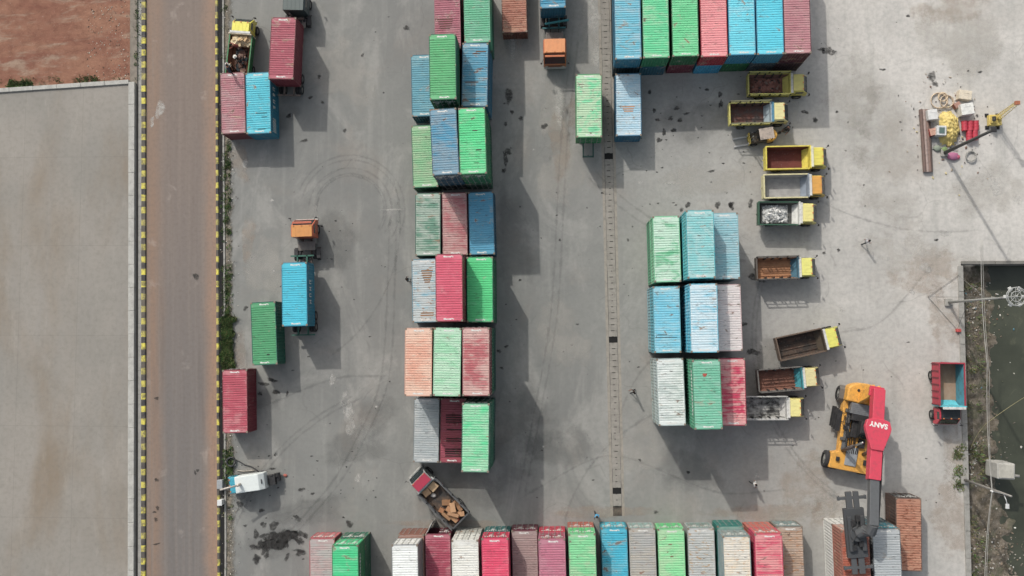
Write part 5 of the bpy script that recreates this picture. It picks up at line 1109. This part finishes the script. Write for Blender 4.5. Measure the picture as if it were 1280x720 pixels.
for i, (x, y) in enumerate(((1207.4, 156.5), (1214.4, 156.5), (1221.4, 156), (1213.2, 168.5), (1220.3, 168))):
    p = at(x, y, .6); t = thing('barrel', ['red drum on its side, west one of the upper three in the machinery heap', 'red drum on its side, middle one of the upper three in the machinery heap', 'red drum with a pale north end, east one of the upper three', 'red drum on its side, west one of the lower pair in the machinery heap', 'red drum on its side, east one of the lower pair in the machinery heap'][i], 'drum', (p.x, p.y, .31), 0, 'red drums in the machinery heap')
    m = MB(); Yv = lambda a: (0, a - .44, 0); m.tube([Yv(0), Yv(.28), Yv(.3), Yv(.32), Yv(.58), Yv(.6), Yv(.62), Yv(.88)], [.28, .28, .305, .28, .28, .305, .28, .28], 20); m.build('drum_body', flat('#c92a44', .45, 0, .2), t, smooth=False)
    for s_ in (-1, 1): m = MB(); m.tube([(0, s_ * .44, 0), (0, s_ * .465, 0)], .295, 20); m.build('lid', flat('#d63c52' if i != 2 or s_ < 0 else '#e3c0bc', .45, 0, .1), t)
# crumpled yellow sheet thrown over the middle of the heap
m = MB(); n = 46; c = at(1188.5, 160, .6); g_ = []
for j in range(n):
    for i in range(n):
        u, w_ = 2 * i / (n - 1) - 1, 2 * j / (n - 1) - 1; rr_ = max(abs(u), abs(w_)); wob = 1 + .22 * mn.noise(Vector((u * 2, w_ * 2, 5)))
        x, y = u * 1.05 * wob, w_ * 1.75 * wob; r2 = math.hypot(u, w_)
        z = max(.03, .85 * (1 - r2 ** 2.4) + .26 * mn.fractal(Vector((u * 4.2 + w_ * 2, w_ * 5.0, 0)), .7, 2.3, 6)); m.v.append((c.x + x * math.cos(.1) , c.y + y, z))
for j in range(n - 1):
    for i in range(n - 1):
        u, w_ = 2 * (i + .5) / (n - 1) - 1, 2 * (j + .5) / (n - 1) - 1
        if math.hypot(u, w_) < 1.02 + .12 * mn.noise(Vector((u * 3, w_ * 3, 9))): m.f.append((j * n + i, j * n + i + 1, (j + 1) * n + i + 1, (j + 1) * n + i)); m.mi.append(0)
o = tag(m.build('tarpaulin', flat('#dcc468', .7, 0, .15), smooth=True), 'crumpled yellow tarpaulin spread over the middle of the machinery heap', 'tarpaulin'); s_ = o.modifiers.new('solid', 'SOLIDIFY'); s_.thickness = .02
p = at(1191, 195, .2); bag('magenta sack crumpled at the south of the machinery heap', (p.x, p.y, 0), (.55, .42, .35), '#b86a90')
p = at(1197, 196, .2); bag('small pink sack right of the magenta one in the machinery heap', (p.x, p.y, 0), (.3, .25, .25), '#cf5a78')
p = at(1181, 187, .2); bag('green sack by the foot of the leaning dark post in the machinery heap', (p.x, p.y, 0), (.35, .3, .3), '#7d9a5c')
p = at(1172, 185, .2); bag('grey green sack between the pipes and the green sack', (p.x, p.y, 0), (.4, .3, .25), '#8f9a88')
coil('tangled beige rope loops at the north west of the machinery heap', 1172, 127, .75, 3.3, .035, '#b5a084', name='rope')
coil('loose tangle of tan rope north of the yellow tarpaulin', 1177, 122, .42, 3.6, .03, '#c0aa88', name='rope')
coil('second loop of beige rope touching the yellow tarpaulin', 1182, 128, .6, 3.2, .035, '#a8957c', name='rope')
coil('grey wire coil at the south east of the machinery heap', 1212, 196, .48, 4.3, .03, '#86857f', name='wire_coil')
m = MB(); p = at(1180, 170, .3); m.slab([(-1.5, -1.2), (1.3, -1.4), (1.6, 1.6), (-1.2, 1.9)], 0, .05); 
tag(m.build('ground_sheet', flat('#a9a8a4', .8, 0, .5), loc=(p.x, p.y, .012)), 'grey ground sheet stretched under the machinery heap', 'sheet')
litter('scrap_bits', ['#b8a890', '#6b6660', '#c9c4ba', '#8a6a58', '#d8c890', '#4a4846'], 240, lambda: (at(1186, 160).x + rnd.gauss(0, 1.7), at(1186, 160).y + rnd.gauss(0, 2.4), .03), (.04, .15))
# lattice jib crane
base = at(1240, 152, .0); tip = at(1270.5, 129.5, 4.2)
t = thing('drill_rig', 'small yellow drill rig with a lattice mast leaning north east, east of the red barrels', 'drill rig', (base.x, base.y, 0), 0); YL = flat('#e0c65a', .5, 0, .25)
m = MB(); m.box((0, 0, .45), (1.15, 1.0, .5)); m.box((-.3, 0, .85), (.4, .7, .4)); m.box((.3, .2, .8), (.3, .35, .3)); m.build('base_frame', YL, t, bevel=.03)
tl = tip - Vector((base.x, base.y, 0)); a0_ = Vector((.1, .1, .7)); dx_ = (tl - a0_); ax = dx_.normalized(); u_ = ax.cross(Vector((0, 0, 1))).normalized() * .20; w_ = ax.cross(u_).normalized() * .20
m = MB(); cs = [u_ + w_, u_ - w_, -u_ - w_, -u_ + w_]
for c_ in cs: m.tube([a0_ + c_, tl + c_ * .6], .028, 5)
n = 12
for i in range(n):
    for k in range(4): m.tube([a0_ + dx_ * (i / n) + cs[k] * (1 - .4 * i / n), a0_ + dx_ * ((i + 1) / n) + cs[(k + 1) % 4] * (1 - .4 * (i + 1) / n)], .018, 4)
m.build('lattice_mast', YL, t)
m = MB(); m.box(tuple(tl + ax * .15), (.4, .35, .25)); m.build('mast_head', flat('#b86a40', .5, 0, .3), t)
for x, y in ((-.5, -.6), (.5, -.6), (-.5, .6), (.5, .6)): m = MB(); m.box((x, y, .12), (.16, .16, .24)); m.box((x, y, .02), (.35, .35, .04)); m.build('outrigger', M_BLK, t)
m = MB(); m.tube([(-.35, -.2, 1.12), (-.35, .2, 1.12)], .16, 12); m.build('winch_drum', M_BLK, t)

# ------------------------------------------------------------------ poles, wires, pump house
def pole(label, pb, pt, h, r0=.13, r1=.08, col='#6b6a66', name='pole', cat='pole', foot=True):
    b = at(*pb); t = thing(name, label, cat, (b.x, b.y, 0), 0); m = MB(); m.tube([(0, 0, 0), (0, 0, h * .5), (0, 0, h)], [r0, (r0 + r1) / 2, r1], 12); m.build('shaft', flat(col, .6, .1, .3), t, smooth=True)
    if foot: m = MB(); m.box((0, 0, .12), (.7, .7, .24)); m.build('footing', M_CONC, t, bevel=.03)
    return t, b
t, b = pole('tall dark steel post beside the machinery heap, casting a long thin shadow', (1180, 191.5), None, 9.6, .17, .12, '#4c4c4a')
m = MB(); m.box((0, 0, 9.6), (.45, .45, .12)); m.build('cap_plate', M_BLK, t, bevel=.02)
t, b = pole('slender pale lamp post at the north west corner of the pond with a round head', (1185, 378), None, 12.6, .13, .07, '#a8aaa6', 'lamp_post', 'lamp post')
m = MB(); zt_ = 12.6
for r_, z_ in ((.75, 0), (.75, .25), (.42, .1)):
    m.tube([(r_ * math.cos(a * .3927), r_ * math.sin(a * .3927), zt_ - .3 + z_) for a in range(17)], .035, 5, cap=False)
for a in range(8): m.tube([(0, 0, zt_ - .3), (.75 * math.cos(a * .785), .75 * math.sin(a * .785), zt_ - .3)], .028, 5)
m.build('head_ring', flat('#b4b6b2', .5, .2, .2), t)
for a in range(6):
    m = MB(); q_ = a * 1.047; m.box((.72 * math.cos(q_), .72 * math.sin(q_), zt_ - .45), (.32, .26, .16), q_); m.build('lamp', flat('#d8dad6', .4), t, bevel=.02)
def wire(name, label, pts, r=.022, h='#a9a9a4', sag=0.0, cat='cable'):
    P_ = []
    for a, b in zip(pts[:-1], pts[1:]):
        a, b = Vector(a), Vector(b)
        for i in range(12): q_ = i / 12; c = a.lerp(b, q_); c.z -= sag * 4 * q_ * (1 - q_); P_.append(c)
    P_.append(Vector(pts[-1])); m = MB(); m.tube(P_, r, 5); return tag(m.build(name, flat(h, .6, .2, .1), smooth=True), label, cat)
hh = Vector((b.x, b.y, 9.4)); g1_ = at(1160, 371, .1); g2_ = at(1196.5, 412, .1); g3_ = at(1198, 344, .1)
wire('guy_wire', 'western guy wire of the slender lamp post', (g1_, (b.x, b.y, 10.8)), .018, '#7c7c78'); wire('guy_wire', 'southern guy wire of the lamp post, anchored at a red block', (g2_, (b.x, b.y, 4.2)), .018, '#7c7c78'); wire('guy_wire', 'northern guy wire of the lamp post, anchored at the pond corner', (g3_, (b.x, b.y, 7.5)), .018, '#7c7c78')
wire('guy_wire', 'low cable tying the western anchor to the southern anchor of the lamp post', (g1_, g2_), .018, '#7c7c78'); wire('guy_wire', 'low cable tying the western anchor to the northern anchor of the lamp post', (g1_, g3_), .018, '#7c7c78')
m = MB(); m.box((0, 0, .15), (.42, .3, .3)); p = at(1197, 413); tag(m.build('anchor_block', flat('#cf4a44', .6, 0, .2), loc=(p.x, p.y, 0), bevel=.03), 'small red anchor block on the pond edge north of the red sided truck', 'block')
t, b2 = pole('leaning looking grey utility pole on the pond edge south of the red sided truck', (1205, 599.5), None, 8.6, .13, .09, '#8f8c86', 'utility_pole', 'utility pole')
t['label'] = 'grey utility pole rooted at the weedy pond edge south of the red sided truck'
q3 = at(1240, 614, 8.2) - Vector((b2.x, b2.y, 0)); m = MB(); m.tube([(0, 0, 8.2), q3], .035, 6); m.build('bracket_arm', flat('#8a8a86', .6, .1, .2), t)
m = MB(); m.tube([q3 - Vector((0, 0, .18)), q3 + Vector((0, 0, .08))], .08, 8); m.build('insulator', flat('#e8e8e4', .3), t)
m = MB(); m.tube([(0, 0, 7.3), (.1, -.5, 7.5), (.2, -.9, 7.45)], .04, 6); m.box((.22, -1.05, 7.42), (.28, .4, .12)); m.build('lamp_arm', flat('#dcdedc', .4), t)
Z1 = 8.4; up = Vector((b2.x, b2.y, Z1))
wire('overhead_cable', 'pale overhead cable hanging along the pond, western of the close pair', (at(1226.5, 300, 9.0) , at(1234, 455, 8.6), at(1240, 614, 8.2), at(1231, 745, 7.6)), .03, '#b4b2aa', .35)
wire('overhead_cable', 'pale overhead cable hanging along the pond, eastern of the close pair', (at(1228.5, 300, 9.0), at(1237, 470, 8.6), at(1240.6, 614, 8.2), at(1233.5, 745, 7.6)), .022, '#a8a69e', .3)
wire('overhead_cable', 'thin yellowish cable crossing the pond diagonally from the rubbish bank', (at(1214, 560, .3), (b2.x + 1.2, at(1245, 530, 2).y, 2.0), at(1300, 485, 5)), .025, '#a8a070', .3)
# concrete tank standing in the pond
p = at(1254, 588, .6); t = thing('water_tank', 'pale square concrete tank standing in the pond with a short pipe on its east side', 'tank', (p.x, p.y, 0), R(-2))
m = MB(); m.box((0, 0, 0), (1.6, 1.5, 2.4)); m.build('body', M_PALE, t, bevel=.12, seg=3)
m = MB(); m.box((0, 0, 1.22), (1.35, 1.25, .08)); m.build('lid', conc('#c0bdb0', 'tank_lid'), t, bevel=.04)
m = MB(); m.tube([(.75, -.4, .8), (1.35, -.45, .8)], .14, 12); m.build('outlet_pipe', M_CONC, t, smooth=True)
for x, y in ((-.6, -.55), (.6, -.55), (-.6, .55), (.6, .55)): m = MB(); m.box((x, y, -1.95), (.2, .2, 1.5)); m.build('leg', M_DARK, t)
# two small valve boxes and drain hatch things in the trench are dark openings already

# ------------------------------------------------------------------ people
SK, HR = '#8a5a3c', '#17130f'
def person(label, px, py, rz, top_c, leg_c, hair_c=HR, z=0.0, pose_='walk', hat=None):
    p = at(px, py, z)
    t = thing('person', label, 'person', (p.x, p.y, z), rz)
    sw = {'walk': .24, 'stand': .05, 'bend': .10, 'sit': .1}[pose_]
    hipz = .93 if pose_ != 'sit' else .42
    lean = {'walk': .05, 'stand': .0, 'bend': .38, 'sit': .12}[pose_]
    V = []; E = []; Rr = []
    def add(c, r, par=None):
        V.append(c); Rr.append(r); i = len(V) - 1
        if par is not None: E.append((par, i))
        return i
    hip = add((0, 0, hipz), (.15, .11)); w1 = add((lean * .3, 0, hipz + .18), (.14, .10), hip)
    ch = add((lean * .7, 0, hipz + .38), (.17, .12), w1); sh = add((lean, 0, hipz + .52 - lean * .15), (.12, .10), ch)
    nk = add((lean * 1.12, 0, hipz + .59 - lean * .2), (.055, .055), sh); hd0 = add((lean * 1.2 + .02, 0, hipz + .68 - lean * .25), (.085, .08), nk); hd1 = add((lean * 1.25 + .02, 0, hipz + .80 - lean * .3), (.08, .08), hd0)
    for s_ in (-1, 1):
        f = s_ * sw
        if pose_ == 'sit': kx_, kz, fx_, fz = .42, .42, .48, .06
        else: kx_, kz, fx_, fz = f * .45 + .05, .5, f, .06
        hj = add((0, s_ * .09, hipz - .06), (.09, .09), hip); kn = add((kx_, s_ * .10, kz), (.06, .06), hj); an = add((fx_, s_ * .10, fz + .03), (.042, .042), kn); to = add((fx_ + .17, s_ * .11, .035), (.04, .03), an)
        sj = add((lean, s_ * .18, hipz + .50 - lean * .15), (.06, .06), sh)
        ex_, ez = (-f * .5 + lean, hipz + .23) if pose_ != 'bend' else (lean + .25, hipz + .3)
        el = add((ex_, s_ * .25, ez), (.045, .045), sj); wx, wz = (ex_ - f * .5 + .10, hipz + .0) if pose_ != 'bend' else (lean + .48, hipz + .12)
        wr = add((wx, s_ * .24, wz), (.028, .028), el); pm = add((wx + .03, s_ * .235, wz - .07), (.036, .026), wr)
        for k in range(4):
            f1 = add((wx + .045 - .0 + (k - 1.5) * .018, s_ * .235, wz - .13), (.010, .010), pm); add((wx + .035 + (k - 1.5) * .02, s_ * (.225), wz - .165 - (.01 if k in (1, 2) else 0)), (.008, .008), f1)
        th = add((wx + .07, s_ * .225, wz - .09), (.011, .011), pm); add((wx + .085, s_ * .215, wz - .125), (.009, .009), th)
    me = bpy.data.meshes.new('body'); me.from_pydata(V, E, []); o = bpy.data.objects.new('tmp', me); COL.objects.link(o)
    sk = o.modifiers.new('skin', 'SKIN'); sd_ = me.skin_vertices[0].data if me.skin_vertices else None
    if sd_ is None:
        bm = bmesh.new(); bm.from_mesh(me); bm.verts.layers.skin.verify(); bm.to_mesh(me); bm.free(); sd_ = me.skin_vertices[0].data
    for i, r_ in enumerate(Rr): sd_[i].radius = r_
    sd_[0].use_root = True; ss = o.modifiers.new('sub', 'SUBSURF'); ss.levels = ss.render_levels = 1
    dg = bpy.context.evaluated_depsgraph_get(); dg.update(); m2 = bpy.data.meshes.new_from_object(o.evaluated_get(dg)); bpy.data.objects.remove(o)
    mats = [flat(SK, .6, 0, .05, 1), flat(top_c, .85, 0, .1), flat(leg_c, .85, 0, .1), M_BLK]
    m2.materials.clear()
    for q_ in mats: m2.materials.append(q_)
    for f in m2.polygons:
        c = f.center; f.use_smooth = True
        if c.z > hipz + .575 - lean * .2: k = 0
        elif c.z < .085 and pose_ != 'sit': k = 3
        elif abs(c.y) > .20 and c.z < hipz + .30: k = 0
        elif c.z > hipz + .03 or abs(c.y) > .2: k = 1
        else: k = 2
        f.material_index = k
    b_ = bpy.data.objects.new('body', m2); COL.objects.link(b_); b_.parent = t
    hx, hz = lean * 1.25 + .02, hipz + .78 - lean * .3
    def ell(nm, c, r, mat, lo=-1):
        m = MB(); n1, n2 = 8, 12
        for i in range(n1 + 1):
            a = lo * math.pi / 2 + (math.pi / 2 - lo * math.pi / 2) * i / n1
            for k in range(n2): g_ = 2 * math.pi * k / n2; m.v.append((c[0] + r[0] * math.cos(a) * math.cos(g_), c[1] + r[1] * math.cos(a) * math.sin(g_), c[2] + r[2] * math.sin(a)))
        for i in range(n1):
            for k in range(n2): m.f.append((i * n2 + k, i * n2 + (k + 1) % n2, (i + 1) * n2 + (k + 1) % n2, (i + 1) * n2 + k)); m.mi.append(0)
        return m.build(nm, mat, t, smooth=True)
    ell('hat' if hat else 'hair', (hx - .015, 0, hz - .01), (.115, .10, .125), flat(hat or hair_c, .9, 0, .1, 1), lo=-.15)
    if hat: m = MB(); m.tube([(hx, 0, hz - .02), (hx, 0, hz - .005)], .19, 18); m.build('hat_brim', flat(hat, .9, 0, .1), t)
    for s_ in (-1, 1):
        ell('eye', (hx + .082, s_ * .032, hz - .055), (.010, .013, .008), M_BLK); ell('ear', (hx + .0, s_ * .092, hz - .06), (.02, .012, .03), mats[0])
    ell('nose', (hx + .098, 0, hz - .085), (.018, .013, .022), mats[0]); ell('mouth', (hx + .085, 0, hz - .125), (.008, .024, .006), flat('#6b3a30', .6, 0, 0, 1))
    return t
person('person in dark clothes walking alone west of the silver grey container', 791.5, 488.5, R(200), '#26262a', '#1c1c20')
person('person in a white shirt walking on the open yard east of the trucks', 1078.5, 303.5, R(20), '#cfcfd2', '#33363a')
person('person in a white shirt walking in the shade south of the east block', 939.5, 602, R(-30), '#d8d8d4', '#4a4c48')
person('person in a bright blue shirt at the north doors of the azure container', 745, 641, R(-80), '#3f8fd0', '#20242c')
person('person in a dark shirt standing west of the pale blue ochre stained container', 511.5, 350, R(10), '#2a2c30', '#c9c9c6', pose_='stand')
person('person in navy clothes bending at the north edge of the dull pink container roof', 291.5, 93.5, R(95), '#232c44', '#1a1d28', z=CH + .01, pose_='bend')
person('person in a pale shirt standing at the tail of the yellow cab truck', 287.5, 82.5, R(-60), '#c9cdd0', '#3a3432', z=1.05, pose_='bend')
person('person with a cream hat and brown shirt crouched beside another at the truck tail', 292, 84, R(-90), '#4a3028', '#2a2420', z=1.05, pose_='sit', hat='#d8c99a')
person('person in a red brown shirt working in the middle of the yellow cab truck bed', 302, 62, R(180), '#8a3f34', '#c9b0a0', z=1.05, pose_='bend')
person('person in a dark shirt with a pale cap in the truck bed', 301.5, 77.5, R(160), '#2a2420', '#7a5a48', z=1.05, pose_='stand', hat='#e0dcd0')
person('person in dark work clothes leaning between the second yellow dump truck and the forklift', 983.5, 160.5, R(230), '#2a2c30', '#222226', pose_='bend')
